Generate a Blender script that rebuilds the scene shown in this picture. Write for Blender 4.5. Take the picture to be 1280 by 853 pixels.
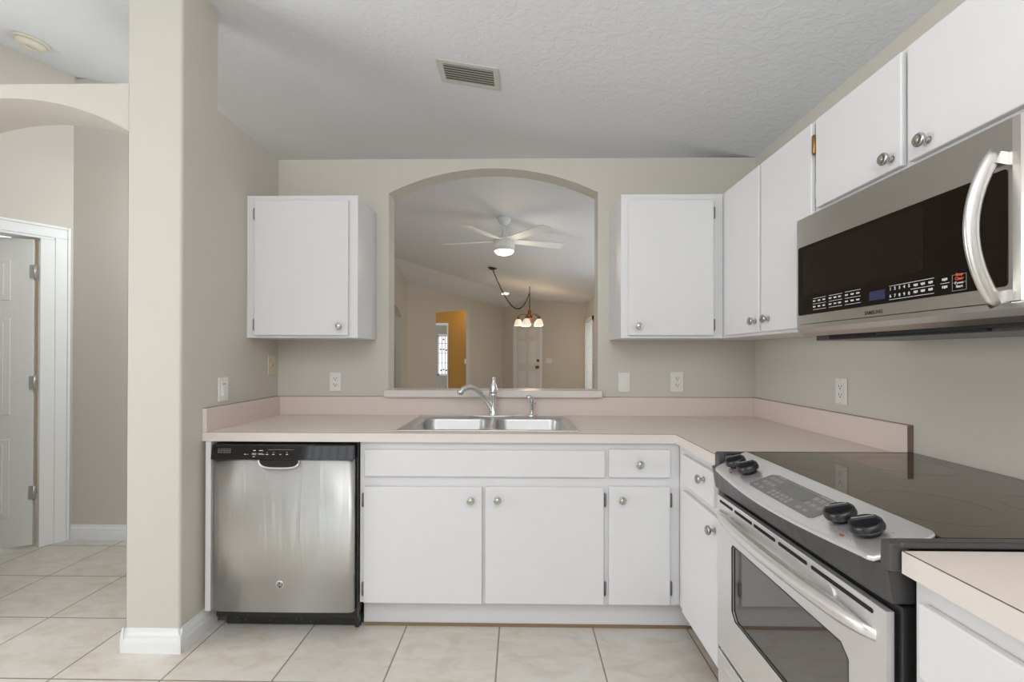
import bpy, math, random
from mathutils import Matrix, Vector
random.seed(7)
PI = math.pi
C = bpy.context.scene.collection
for o in list(bpy.data.objects):
    bpy.data.objects.remove(o)

# ------------------------------------------------------------------ camera, world, lights, exposure
F_PX = 589.15; CY_PX = 442.57; CAM_Z = 1.1966
cd = bpy.data.cameras.new('camera'); cam = bpy.data.objects.new('camera', cd); C.objects.link(cam)
cd.sensor_fit = 'HORIZONTAL'; cd.sensor_width = 36.0; cd.lens = 36.0 * F_PX / 1280.0
cd.shift_x = 0.0; cd.shift_y = (CY_PX - 426.5) / 1280.0
cd.clip_start = 0.02; cd.clip_end = 200
cam.location = (0, 0, CAM_Z)
# base: look along +Y, then roll, pitch up, yaw left
M_look = Matrix.Rotation(0.0169, 4, 'Z') @ Matrix.Rotation(0.0041, 4, 'X') @ Matrix.Rotation(-0.0018, 4, 'Y') @ Matrix.Rotation(PI / 2, 4, 'X')
cam.rotation_euler = M_look.to_euler()
bpy.context.scene.camera = cam
vs = bpy.context.scene.view_settings
vs.view_transform = 'Standard'; vs.look = 'None'; vs.gamma = 1.0; vs.use_curve_mapping = False
vs.exposure = 0.0

w = bpy.data.worlds.new('world'); bpy.context.scene.world = w; w.use_nodes = True
w.node_tree.nodes['Background'].inputs['Color'].default_value = (0.80, 0.90, 1.0, 1)
w.node_tree.nodes['Background'].inputs['Strength'].default_value = 1.6

def area(name, loc, direction, sx, sy, power, col=(1, 1, 1)):
    l = bpy.data.lights.new(name, 'AREA'); l.shape = 'RECTANGLE'; l.size = sx; l.size_y = sy
    l.energy = power; l.color = col
    o = bpy.data.objects.new(name, l); C.objects.link(o); o.location = loc
    o.rotation_euler = Vector(direction).to_track_quat('-Z', 'Y').to_euler()
    return o
area('daylight_patio', (-1.5, -2.85, 1.1), (0.05, 1, 0.0), 3.3, 2.3, 18, (0.92, 0.97, 1.0))
area('kitchen_overhead_fill', (-0.2, -0.9, 2.3), (0.0, 0.45, -1), 2.0, 1.5, 33, (0.95, 0.975, 1.0))  # added overhead fill behind the camera, no fixture there
area('ceiling_fill', (0.1, -0.7, 1.65), (0.0, 0.25, 1), 0.6, 0.6, 28.5, (0.94, 0.97, 1.0))  # added upward light that brightens the ceiling
area('left_side_fill', (-4.2, 0.8, 1.4), (1, 0.05, 0.0), 1.8, 1.5, 66, (0.95, 0.97, 1.0))  # added side fill for the right wall; the left wall has no window
area('hall_fill', (-1.72, 2.78, 2.15), (-1, 0.0, -0.35), 0.4, 0.4, 9, (0.94, 0.98, 1.0))  # added light hidden behind the column to lift the hall
area('living_fill', (1.30, 5.2, 1.3), (-1, 0, 0.1), 3.2, 1.4, 24, (0.88, 0.94, 1.0))  # added fill standing in for unseen living-room windows
area('living_fill_far', (1.28, 7.6, 1.3), (-1, 0, 0.1), 1.2, 1.3, 2, (0.95, 0.98, 1.0))  # weaker added fill farther along the same solid wall
area('hall_left_fill', (-3.9, -0.3, 1.4), (0.7, 1, 0.5), 1.4, 1.8, 1.2, (0.95, 0.97, 1.0))  # faint added fill aimed into the hall, no opening behind it

# ------------------------------------------------------------------ materials
def newmat(name):
    m = bpy.data.materials.new(name); m.use_nodes = True
    nt = m.node_tree; b = nt.nodes['Principled BSDF']
    return m, nt, b
def mat(name, col, rough=0.5, metal=0.0, spec=0.5, coat=0.0, noise=0.0, nscale=30, bump=0.0, bscale=60, emit=None, estr=0.0, aniso=0.0, ior=None, stretch=None, bdist=0.002):
    m, nt, b = newmat(name)
    b.inputs['Base Color'].default_value = (*col, 1); b.inputs['Roughness'].default_value = rough
    b.inputs['Metallic'].default_value = metal; b.inputs['Specular IOR Level'].default_value = spec
    b.inputs['Coat Weight'].default_value = coat; b.inputs['Coat Roughness'].default_value = 0.03
    if ior: b.inputs['IOR'].default_value = ior
    tc = nt.nodes.new('ShaderNodeTexCoord')
    vec = tc.outputs['Object']
    if stretch:
        mp = nt.nodes.new('ShaderNodeMapping'); mp.inputs['Scale'].default_value = stretch
        nt.links.new(vec, mp.inputs['Vector']); vec = mp.outputs['Vector']
    n = nt.nodes.new('ShaderNodeTexNoise'); n.inputs['Scale'].default_value = nscale; n.inputs['Detail'].default_value = 5
    nt.links.new(vec, n.inputs['Vector'])
    mx = nt.nodes.new('ShaderNodeMix'); mx.data_type = 'RGBA'
    mx.inputs['A'].default_value = tuple(max(0, c * (1 - noise)) for c in col) + (1,)
    mx.inputs['B'].default_value = tuple(min(1, c * (1 + noise)) for c in col) + (1,)
    nt.links.new(n.outputs['Fac'], mx.inputs['Factor']); nt.links.new(mx.outputs['Result'], b.inputs['Base Color'])
    if bump > 0:
        n2 = nt.nodes.new('ShaderNodeTexNoise'); n2.inputs['Scale'].default_value = bscale; n2.inputs['Detail'].default_value = 4
        nt.links.new(vec, n2.inputs['Vector'])
        bp = nt.nodes.new('ShaderNodeBump'); bp.inputs['Strength'].default_value = bump; bp.inputs['Distance'].default_value = bdist
        nt.links.new(n2.outputs['Fac'], bp.inputs['Height']); nt.links.new(bp.outputs['Normal'], b.inputs['Normal'])
    if aniso > 0:
        b.inputs['Anisotropic'].default_value = aniso; b.inputs['Anisotropic Rotation'].default_value = 0.25
        tg = nt.nodes.new('ShaderNodeTangent'); tg.direction_type = 'RADIAL'; tg.axis = 'Z'
        nt.links.new(tg.outputs['Tangent'], b.inputs['Tangent'])
    if emit:
        b.inputs['Emission Color'].default_value = (*emit, 1); b.inputs['Emission Strength'].default_value = estr
    return m

WALLCOL = (0.625, 0.588, 0.525)
M = {}
M['wall'] = mat('greige_paint', WALLCOL, 0.55, noise=0.015, nscale=3, bump=0.12, bscale=180, bdist=0.001, spec=0.25)
M['orange_wall'] = mat('ochre_paint', (0.50, 0.26, 0.055), 0.4, noise=0.03, nscale=3)
M['white'] = mat('white_cabinet_paint', (0.74, 0.73, 0.73), 0.38, noise=0.012, nscale=6, bump=0.05, bscale=90, spec=0.4)
M['trimwhite'] = mat('white_trim_paint', (0.85, 0.86, 0.86), 0.35, noise=0.02, nscale=20, spec=0.4)
M['doorwhite'] = mat('door_paint', (0.78, 0.79, 0.76), 0.4, noise=0.01, spec=0.4)
M['laminate'] = mat('pink_beige_laminate', (0.80, 0.69, 0.61), 0.33, noise=0.05, nscale=500, spec=0.5)
M['laminate_edge'] = mat('laminate_edge_band', (0.74, 0.67, 0.62), 0.33, noise=0.04, nscale=400)
M['splash'] = mat('laminate_backsplash', (0.75, 0.63, 0.575), 0.32, noise=0.04, nscale=400)
M['seam'] = mat('laminate_seam', (0.16, 0.10, 0.07), 0.6)
M['endgrain'] = mat('splash_end', (0.24, 0.17, 0.14), 0.5, noise=0.1)
M['wood'] = mat('bare_wood_strip', (0.26, 0.17, 0.095), 0.6, noise=0.25, nscale=14, stretch=(1, 12, 12))
M['steel'] = mat('brushed_steel', (0.60, 0.59, 0.57), 0.27, 1.0, noise=0.03, nscale=10, stretch=(1, 1, 60), aniso=0.6)
M['steel_h'] = mat('brushed_steel_horizontal', (0.62, 0.60, 0.57), 0.30, 1.0, noise=0.04, nscale=8, stretch=(1, 1, 70))
M['steel_bright'] = mat('satin_steel', (0.78, 0.765, 0.745), 0.32, 0.78, noise=0.03, nscale=60)
M['ovensteel'] = mat('oven_door_steel', (0.80, 0.785, 0.765), 0.36, 0.72, noise=0.03, nscale=8, stretch=(1, 1, 70))
M['sinksteel'] = mat('sink_steel', (0.60, 0.59, 0.575), 0.36, 1.0, noise=0.04, nscale=30)
M['chrome'] = mat('chrome', (0.80, 0.80, 0.79), 0.09, 1.0)
M['nickel'] = mat('brushed_nickel', (0.52, 0.50, 0.46), 0.26, 1.0, noise=0.05)
M['brass'] = mat('old_brass_hinge', (0.30, 0.17, 0.05), 0.35, 1.0, noise=0.4, nscale=120)
M['dark_hinge'] = mat('dark_hinge_metal', (0.20, 0.17, 0.14), 0.45, 0.6, noise=0.4, nscale=90)
M['hingesteel'] = mat('zinc_hinge', (0.62, 0.62, 0.60), 0.35, 0.8)
M['black'] = mat('black_plastic', (0.018, 0.018, 0.019), 0.28)
M['blackmat'] = mat('black_matte', (0.006, 0.006, 0.006), 0.7)
M['blackgloss'] = mat('black_gloss_panel', (0.012, 0.010, 0.009), 0.05, spec=0.6, noise=0.0)
M['mwglass'] = mat('microwave_glass', (0.010, 0.006, 0.003), 0.08, spec=0.2)
M['cooktop'] = mat('ceramic_cooktop', (0.036, 0.028, 0.018), 0.05, spec=1.0, ior=1.62, noise=0.1, nscale=900)
M['cooktop'].node_tree.nodes['Principled BSDF'].inputs['Specular Tint'].default_value = (1.0, 0.90, 0.76, 1)
M['burner'] = mat('cooktop_burner_print', (0.05, 0.042, 0.03), 0.10, spec=1.0, ior=1.62)
M['ovenglass'] = mat('oven_window_glass', (0.045, 0.040, 0.034), 0.03, spec=1.0, ior=1.9)
M['charcoal'] = mat('charcoal_enamel', (0.060, 0.058, 0.058), 0.32, noise=0.05)
M['panelgrey'] = mat('touch_panel_grey', (0.17, 0.155, 0.148), 0.4)
M['panelkey'] = mat('touch_key_print', (0.40, 0.38, 0.36), 0.5)
M['lcd'] = mat('lcd_window', (0.13, 0.13, 0.11), 0.15)
M['lcdblue'] = mat('blue_display', (0.02, 0.025, 0.06), 0.1, emit=(0.05, 0.07, 0.2), estr=0.15)
M['print'] = mat('white_print', (0.75, 0.78, 0.78), 0.5)
M['printgrey'] = mat('grey_print', (0.30, 0.30, 0.31), 0.5)
M['red'] = mat('red_print', (0.30, 0.07, 0.055), 0.5)
M['orange'] = mat('orange_print', (0.85, 0.12, 0.03), 0.5)
M['ivory'] = mat('ivory_plastic', (0.68, 0.60, 0.45), 0.4)
M['plate'] = mat('white_plate_plastic', (0.80, 0.79, 0.75), 0.32)
M['slot'] = mat('slot_dark', (0.05, 0.04, 0.035), 0.6)
M['vent'] = mat('vent_enamel', (0.60, 0.59, 0.55), 0.45, noise=0.04, nscale=40)
M['ventdark'] = mat('vent_dark', (0.17, 0.16, 0.135), 0.8)
M['detector'] = mat('aged_detector_plastic', (0.72, 0.68, 0.55), 0.45)
M['fan'] = mat('fan_white', (0.80, 0.81, 0.79), 0.4)
M['bronze'] = mat('bronze', (0.10, 0.05, 0.028), 0.35, 0.7, noise=0.3, nscale=60)
M['copper'] = mat('aged_copper', (0.30, 0.12, 0.05), 0.35, 0.8, noise=0.3, nscale=60)
M['chain'] = mat('dark_chain', (0.07, 0.055, 0.04), 0.5, 0.6)
M['fanlight'] = mat('fan_light_lens', (0.9, 0.88, 0.8), 0.4, emit=(1.0, 0.86, 0.62), estr=3.0)
M['shadeglass'] = mat('lit_glass_shade', (0.9, 0.85, 0.78), 0.4, emit=(1.0, 0.80, 0.58), estr=0.62)
M['recess'] = mat('recessed_lamp_lens', (0.95, 0.85, 0.75), 0.4, emit=(1.0, 0.80, 0.65), estr=3.0)
M['skyglow'] = mat('daylit_window_pane', (0.85, 0.9, 0.95), 0.3, emit=(0.85, 0.92, 1.0), estr=1.1)
M['blind'] = mat('blind_slat', (0.82, 0.83, 0.85), 0.5)
M['caming'] = mat('leaded_glass_came', (0.30, 0.31, 0.33), 0.5)
M['grass'] = mat('lawn', (0.10, 0.22, 0.05), 0.9, noise=0.3, nscale=6)
M['greywall'] = mat('grey_green_paint', (0.42, 0.42, 0.36), 0.6)

def tile_material():
    m, nt, b = newmat('ceramic_floor_tile')
    tc = nt.nodes.new('ShaderNodeTexCoord')
    mp = nt.nodes.new('ShaderNodeMapping'); mp.inputs['Location'].default_value = (0.088, -1.716, 0)
    nt.links.new(tc.outputs['Object'], mp.inputs['Vector'])
    br = nt.nodes.new('ShaderNodeTexBrick'); br.offset = 0.0; br.squash = 1.0
    br.inputs['Scale'].default_value = 1.0; br.inputs['Mortar Size'].default_value = 0.0032
    br.inputs['Mortar Smooth'].default_value = 0.15; br.inputs['Bias'].default_value = 0
    br.inputs['Brick Width'].default_value = 0.4105; br.inputs['Row Height'].default_value = 0.3995
    nt.links.new(mp.outputs['Vector'], br.inputs['Vector'])
    br.inputs['Color1'].default_value = (0.97, 0.97, 0.97, 1); br.inputs['Color2'].default_value = (1.04, 1.03, 1.02, 1)
    n = nt.nodes.new('ShaderNodeTexNoise'); n.inputs['Scale'].default_value = 7; n.inputs['Detail'].default_value = 8; n.inputs['Roughness'].default_value = 0.62; n.inputs['Distortion'].default_value = 0.8
    mp2 = nt.nodes.new('ShaderNodeMapping'); mp2.inputs['Scale'].default_value = (1, 2.0, 1); mp2.inputs['Rotation'].default_value = (0, 0, 0.4)
    nt.links.new(tc.outputs['Object'], mp2.inputs['Vector']); nt.links.new(mp2.outputs['Vector'], n.inputs['Vector'])
    cr = nt.nodes.new('ShaderNodeValToRGB')
    e = cr.color_ramp.elements; e[0].position = 0.33; e[0].color = (0.595, 0.525, 0.44, 1); e[1].position = 0.66; e[1].color = (0.69, 0.665, 0.615, 1)
    k = e.new(0.5); k.color = (0.655, 0.61, 0.54, 1)
    nt.links.new(n.outputs['Fac'], cr.inputs['Fac'])
    mul = nt.nodes.new('ShaderNodeMix'); mul.data_type = 'RGBA'; mul.blend_type = 'MULTIPLY'; mul.inputs['Factor'].default_value = 1
    nt.links.new(cr.outputs['Color'], mul.inputs['A']); nt.links.new(br.outputs['Color'], mul.inputs['B'])
    mx = nt.nodes.new('ShaderNodeMix'); mx.data_type = 'RGBA'; mx.inputs['B'].default_value = (0.27, 0.215, 0.165, 1)
    nt.links.new(br.outputs['Fac'], mx.inputs['Factor']); nt.links.new(mul.outputs['Result'], mx.inputs['A'])
    nt.links.new(mx.outputs['Result'], b.inputs['Base Color'])
    b.inputs['Roughness'].default_value = 0.34; b.inputs['Specular IOR Level'].default_value = 0.45
    inv = nt.nodes.new('ShaderNodeMath'); inv.operation = 'SUBTRACT'; inv.inputs[0].default_value = 1
    nt.links.new(br.outputs['Fac'], inv.inputs[1])
    ad = nt.nodes.new('ShaderNodeMath'); ad.operation = 'MULTIPLY_ADD'; ad.inputs[1].default_value = 0.25
    nt.links.new(n.outputs['Fac'], ad.inputs[0]); nt.links.new(inv.outputs[0], ad.inputs[2])
    bp = nt.nodes.new('ShaderNodeBump'); bp.inputs['Strength'].default_value = 0.4; bp.inputs['Distance'].default_value = 0.002
    nt.links.new(ad.outputs[0], bp.inputs['Height']); nt.links.new(bp.outputs['Normal'], b.inputs['Normal'])
    return m
M['tile'] = tile_material()

def ceiling_material():
    m, nt, b = newmat('knockdown_ceiling')
    tc = nt.nodes.new('ShaderNodeTexCoord')
    n = nt.nodes.new('ShaderNodeTexNoise'); n.inputs['Scale'].default_value = 30; n.inputs['Detail'].default_value = 5; n.inputs['Distortion'].default_value = 0.7
    nt.links.new(tc.outputs['Object'], n.inputs['Vector'])
    cr = nt.nodes.new('ShaderNodeValToRGB'); cr.color_ramp.elements[0].position = 0.45; cr.color_ramp.elements[1].position = 0.56
    nt.links.new(n.outputs['Fac'], cr.inputs['Fac'])
    bp = nt.nodes.new('ShaderNodeBump'); bp.inputs['Strength'].default_value = 0.36; bp.inputs['Distance'].default_value = 0.002
    nt.links.new(cr.outputs['Color'], bp.inputs['Height']); nt.links.new(bp.outputs['Normal'], b.inputs['Normal'])
    b.inputs['Base Color'].default_value = (0.77, 0.785, 0.81, 1); b.inputs['Roughness'].default_value = 0.6
    b.inputs['Specular IOR Level'].default_value = 0.3
    return m
M['ceiling'] = ceiling_material()

# ------------------------------------------------------------------ mesh builder
class MB:
    def __init__(s, T=None): s.v = []; s.f = []; s.sm = []; s.T = T or Matrix.Identity(4)
    def add(s, vs_, fs_, smooth=False):
        o = len(s.v); s.v += [s.T @ Vector(p) for p in vs_]
        for f in fs_: s.f.append([i + o for i in f]); s.sm.append(smooth)
        return s
    def box(s, x0, x1, y0, y1, z0, z1):
        if x0 > x1: x0, x1 = x1, x0
        if y0 > y1: y0, y1 = y1, y0
        if z0 > z1: z0, z1 = z1, z0
        p = [(x0, y0, z0), (x1, y0, z0), (x1, y1, z0), (x0, y1, z0), (x0, y0, z1), (x1, y0, z1), (x1, y1, z1), (x0, y1, z1)]
        return s.add(p, [(0, 3, 2, 1), (4, 5, 6, 7), (0, 1, 5, 4), (1, 2, 6, 5), (2, 3, 7, 6), (3, 0, 4, 7)])
    def prism(s, poly, d0, d1, axis='y', smooth=False):
        # poly is a list of 2D points; axis is the extrusion axis: 'y' -> (x,z), 'x' -> (y,z), 'z' -> (x,y)
        def P(a, b, d):
            return (a, d, b) if axis == 'y' else ((d, a, b) if axis == 'x' else (a, b, d))
        n = len(poly); vv = [P(a, b, d0) for a, b in poly] + [P(a, b, d1) for a, b in poly]
        s.add(vv, [list(range(n)), list(range(2 * n - 1, n - 1, -1))])
        o = len(s.v) - 2 * n
        for i in range(n):
            j = (i + 1) % n; s.f.append([o + i, o + n + i, o + n + j, o + j]); s.sm.append(smooth)
        return s
    def lathe(s, prof, origin=(0, 0, 0), axis=(0, 0, 1), n=24, smooth=True, cap=True):
        # prof: list of (radius, height along axis)
        q = Vector(axis).to_track_quat('Z', 'Y').to_matrix().to_4x4(); q.translation = Vector(origin)
        vv = []; ff = []
        for r, h in prof:
            for i in range(n):
                a = 2 * PI * i / n; vv.append(q @ Vector((r * math.cos(a), r * math.sin(a), h)))
        for k in range(len(prof) - 1):
            for i in range(n):
                j = (i + 1) % n; ff.append((k * n + i, k * n + j, (k + 1) * n + j, (k + 1) * n + i))
        if cap: ff.append(list(range(n))[::-1]); ff.append([(len(prof) - 1) * n + i for i in range(n)])
        return s.add(vv, ff, smooth)
    def tube(s, pts, rad, n=12, sx=1.0, sz=1.0, smooth=True, up=(0, 0, 1)):
        pts = [Vector(p) for p in pts]; rr = rad if isinstance(rad, (list, tuple)) else [rad] * len(pts)
        vv = []; ff = []; up = Vector(up)
        for k, p in enumerate(pts):
            t = (pts[min(k + 1, len(pts) - 1)] - pts[max(k - 1, 0)]).normalized()
            u = up if abs(t.dot(up)) < 0.98 else Vector((1, 0, 0))
            a = t.cross(u).normalized(); b = a.cross(t).normalized()
            for i in range(n):
                th = 2 * PI * i / n; vv.append(p + a * math.cos(th) * rr[k] * sx + b * math.sin(th) * rr[k] * sz)
        for k in range(len(pts) - 1):
            for i in range(n):
                j = (i + 1) % n; ff.append((k * n + i, k * n + j, (k + 1) * n + j, (k + 1) * n + i))
        ff.append(list(range(n))[::-1]); ff.append([(len(pts) - 1) * n + i for i in range(n)])
        return s.add(vv, ff, smooth)
    def build(s, name, m, parent=None, bevel=0.0, seg=2, label=None, root=None):
        me = bpy.data.meshes.new(name)
        o = bpy.data.objects.new(name, me); C.objects.link(o)
        base = Vector((0, 0, 0))
        if parent is not None:
            p = parent
            while p is not None: base += p.location; p = p.parent
            o.parent = parent
        me.from_pydata([tuple(v - base) for v in s.v], [], s.f); me.validate(); me.update()
        import bmesh as _b
        bm = _b.new(); bm.from_mesh(me); _b.ops.recalc_face_normals(bm, faces=bm.faces[:]); bm.to_mesh(me); bm.free()
        for i, p_ in enumerate(me.polygons):
            if i < len(s.sm): p_.use_smooth = s.sm[i]
        me.materials.append(m if not isinstance(m, str) else M[m])
        if bevel > 0:
            b = o.modifiers.new('bevel', 'BEVEL'); b.width = bevel; b.segments = seg; b.limit_method = 'ANGLE'; b.angle_limit = math.radians(40)
            b.harden_normals = False
        if label: o['label'] = label
        return o
def box(*a, T=None): return MB(T).box(*a)
def tag(o, label, cat, group=None):
    o['label'] = label; o['category'] = cat
    if group: o['group'] = group
    return o
def thing(name, loc, label, cat, group=None):
    o = bpy.data.objects.new(name, None); C.objects.link(o); o.location = loc; o.empty_display_size = 0.05
    return tag(o, label, cat, group)
def struct(o): o['kind'] = 'structure'; return o
def sbuild(mb, name, m, **k): return struct(mb.build(name, m, **k))
def frame_T(origin, xdir, zdir=(0, 0, 1)):
    # local x along xdir, local z along zdir, local y = z cross x
    x = Vector(xdir).normalized(); z = Vector(zdir).normalized(); y = z.cross(x).normalized(); z = x.cross(y).normalized()
    T = Matrix.Identity(4)
    for i, a in enumerate((x, y, z)):
        for r in range(3): T[r][i] = a[r]
    T.translation = Vector(origin); return T
def rrect(x0, x1, y0, y1, r, n=6):
    out = []
    for cx, cy, a0 in ((x1 - r, y1 - r, 0), (x0 + r, y1 - r, 90), (x0 + r, y0 + r, 180), (x1 - r, y0 + r, 270)):
        for i in range(n + 1):
            a = math.radians(a0 + 90 * i / n); out.append((cx + r * math.cos(a), cy + r * math.sin(a)))
    return out
def text(body, name, T, size, m, parent, depth=0.0004, align='CENTER', width=1.0, bold=0.0):
    # T: local x = reading direction, local y = up, local z = out of the surface
    cu = bpy.data.curves.new('text', 'FONT'); cu.body = body; cu.size = size; cu.extrude = depth; cu.align_x = align; cu.align_y = 'CENTER'
    cu.offset = bold; cu.resolution_u = 3
    o = bpy.data.objects.new('text_tmp', cu); C.objects.link(o)
    me = bpy.data.meshes.new_from_object(o.evaluated_get(bpy.context.evaluated_depsgraph_get()))
    bpy.data.objects.remove(o)
    mb = MB(T)
    mb.add([(v.co.x * width, v.co.y, v.co.z) for v in me.vertices], [list(p.vertices) for p in me.polygons])
    bpy.data.meshes.remove(me)
    return mb if name is None else mb.build(name, m, parent)

# ------------------------------------------------------------------ main dimensions (metres, floor z = 0, camera over the origin)
XL, XR, YB = -1.369, 1.309, 2.644         # kitchen left wall, right wall, pass-through wall
ZL = 2.3055                                 # plant ledge height / low eave of the vault
S = 0.168                                   # vault slope
def zc(x): return ZL + S * (1.309 - x)      # main ceiling plane
G0, GX, GY = 4.4359, 0.0366, -0.1814        # hip plane at the far end of the living room
def zg(x, y): return G0 + GX * x + GY * y
YW = 2.764                                  # far face of pass-through wall
A_ = Vector((-2.268, 9.294)); L_ = Vector((-0.417, 11.380)); R_ = Vector((0.255, 10.817)); E_ = Vector((1.375, 9.878))

# ------------------------------------------------------------------ setting
fl = box(-6, 3.2, -3.2, 16, -0.12, 0.0); sbuild(fl, 'floor', 'tile')
# ceiling: main plane and hip plane, both with thickness
def slab(pts, t=0.1):
    n = len(pts); mb = MB(); up = [(x, y, z + t) for x, y, z in pts]
    mb.add(list(pts) + up, [list(range(n))[::-1], [n + i for i in range(n)]])
    o = len(mb.v) - 2 * n
    for i in range(n):
        j = (i + 1) % n; mb.f.append([i, j, n + j, n + i]); mb.sm.append(False)
    return mb
# hip line: where zc = zg
def yhip(x): return (G0 + GX * x - zc(x)) / -GY
xw = -4.6
F_poly = [(XR + 0.35, -2.8), (XR + 0.35, yhip(XR + 0.35)), (-2.6, yhip(-2.6)), (xw, yhip(-2.6)), (xw, -2.8)]
cm = slab([(x, y, zc(x)) for x, y in F_poly])
G_poly = [(-2.6, yhip(-2.6)), (0.45, yhip(0.45)), (-0.40, 11.60), (-2.45, 9.33)]
g2 = slab([(x, y, zg(x, y)) for x, y in G_poly]); cm.add([tuple(v) for v in g2.v], g2.f)
sbuild(cm, 'ceiling', 'ceiling')

def arch_pts(x0, x1, zs, rise, n=20):
    h = (x1 - x0) / 2; cx = (x0 + x1) / 2; r = (h * h + rise * rise) / (2 * rise); cz = zs + rise - r
    a = math.asin(h / r)
    return [(cx + r * math.sin(-a + 2 * a * i / n), cz + r * math.cos(-a + 2 * a * i / n)) for i in range(n + 1)]
def arch_wall(mb, x0, x1, top, ax0, ax1, zs, rise, sill, y0, y1):
    mb.box(x0, ax0, y0, y1, 0, top); mb.box(ax1, x1, y0, y1, 0, top)
    if sill > 0: mb.box(ax0, ax1, y0, y1, 0, sill)
    pts = arch_pts(ax0, ax1, zs, rise)
    for i in range(len(pts) - 1):
        (a, b), (c, d) = pts[i], pts[i + 1]
        mb.prism([(a, b), (c, d), (c, top), (a, top)], y0, y1, 'y')
    return mb
wb = MB(); arch_wall(wb, XL - 0.22, XR + 0.12, ZL, -0.741, 0.436, 2.114, 0.137, 0.975, YB, YW)
sbuild(wb, 'wall_back', 'wall')
wl = MB(); wl.box(XL - 0.22, XL, 2.104, YB, 0, ZL)
sbuild(wl, 'wall_left', 'wall')
wc = MB(); rc = 0.009
cpoly = [(XL, 2.104), (XL - 0.22, 2.104)] + [(XL - 0.22, 1.882)] + [(XL - rc + rc * math.sin(a), 1.882 + rc - rc * math.cos(a)) for a in [PI / 2 * i / 4 for i in range(5)]]
wc.prism(cpoly, 0, zc(XL) + 0.06, 'z')
sbuild(wc, 'wall_column', 'wall')
wh = MB(); arch_wall(wh, -3.46, XL - 0.219, 2.300, -2.60, -1.589, 2.107, 0.136, 0, 1.882, 2.104)
sbuild(wh, 'wall_hall_header', 'wall')
wr = MB(); wr.box(XR, XR + 0.35, -2.7, YW, 0, zc(XR) + 0.02)
sbuild(wr, 'wall_right', 'wall')
# hall: far wall and the angled wall with the door
HC = Vector((-2.914, 3.017)); HD = (Vector((-3.092, 2.741)) - HC).normalized()
wf = MB(); wf.box(-3.05, -2.24, 3.02, 3.14, 0, 3.0); sbuild(wf, 'wall_hall_far', 'wall')
TH = frame_T((HC.x, HC.y, 0), (HD.x, HD.y, 0))     # local x along wall (away from the corner), local y = z cross x
# local +y points: z x (-.54,-.84,0) = (.84,-.54,0) -> towards the hall
wa = MB(TH)
wa.box(-0.02, 0.085, -0.12, 0, 0, 3.25); wa.box(0.085, 0.90, -0.12, 0, 1.955, 3.25); wa.box(0.90, 1.12, -0.12, 0, 0, 3.25)
sbuild(wa, 'wall_hall_angled', 'wall')
wo = MB(); wo.box(-4.5, -4.4, -2.6, 3.4, 0, 3.4); sbuild(wo, 'wall_far_left', 'wall')
ws = MB(); ws.box(-4.5, -3.44, 1.98, 2.10, 0, 3.3); sbuild(ws, 'wall_hall_side', 'wall')
fc = MB(); fc.prism([(-2.45, 9.38), (-0.42, 11.63), (0.3, 12.3), (0.3, 14.3), (-3.7, 14.3), (-3.7, 9.4)], 2.5, 2.6, 'z'); sbuild(fc, 'ceiling_foyer', 'ceiling')
# room seen through the hall door
orr = MB(); orr.box(-4.4, -3.04, 4.0, 4.1, 0, 2.6); orr.box(-3.06, -2.98, 3.1, 4.1, 0, 2.6); sbuild(orr, 'wall_bedroom', 'orange_wall')
# living room
ll = MB()
YA0, YA1 = 7.70, 8.885   # arched opening in the living room's left wall
lpts = arch_pts(YA0, YA1, 1.93, 0.19)
ll.box(-2.36, -2.24, 3.14, YA0, 0, 2.98); ll.box(-2.36, -2.24, YA1, 9.33, 0, 2.98)
for i in range(len(lpts) - 1):
    (a, b), (c, d) = lpts[i], lpts[i + 1]
    ll.prism([(a, b), (c, d), (c, 2.98), (a, 2.98)], -2.36, -2.24, 'x')
sbuild(ll, 'wall_living_left', 'wall')
lr2 = MB(); lr2.box(-3.4, -3.3, 6.5, 10.0, 0, 2.6); lr2.box(-3.4, -2.36, 9.2, 9.3, 0, 2.6); sbuild(lr2, 'wall_side_room', 'wall')
lr = MB(); lr.box(1.375, 1.66, YW, 8.86, 0, 2.42); lr.box(1.375, 1.66, 9.80, 10.0, 0, 2.42); lr.box(1.375, 1.66, 8.86, 9.80, 0, 0.5); lr.box(1.375, 1.66, 8.86, 9.80, 1.90, 2.42)
sbuild(lr, 'wall_living_right', 'wall')
# angled far-left wall with opening; top follows the hip plane
def wall_along(P, Q, segs, thick, name, m='wall', topf=None):
    d = (Q - P).normalized(); n = Vector((-d.y, d.x)); mb = MB()
    for u0, u1, z0, z1 in segs:
        def tz(u):
            p = P + d * u
            return (topf(p.x, p.y) + 0.05) if topf else 9
        a0 = P + d * u0; a1 = P + d * u1; b0 = a0 + n * thick; b1 = a1 + n * thick
        za0, za1 = (z0 if isinstance(z0, tuple) else (z0, z0)); 
        t0, t1 = (tz(u0), tz(u1)) if z1 is None else (z1 if isinstance(z1, tuple) else (z1, z1))
        vv = [(a0.x, a0.y, za0), (a1.x, a1.y, za1), (b1.x, b1.y, za1), (b0.x, b0.y, za0), (a0.x, a0.y, t0), (a1.x, a1.y, t1), (b1.x, b1.y, t1), (b0.x, b0.y, t0)]
        mb.add(vv, [(0, 3, 2, 1), (4, 5, 6, 7), (0, 1, 5, 4), (1, 2, 6, 5), (2, 3, 7, 6), (3, 0, 4, 7)])
    return sbuild(mb, name, m)
topg = lambda x, y: min(zg(x, y), zc(x))
uo0, uo1 = 0.760, 1.713
wall_along(A_, L_, [(-0.05, uo0, 0, None), (uo0, uo1, (2.101, 2.229), None), (uo1, (L_ - A_).length, 0, None)], 0.12, 'wall_far', topf=topg)
dlen = (E_ - L_).length
DD = (E_ - L_).normalized(); ur = (R_ - L_).length
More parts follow.
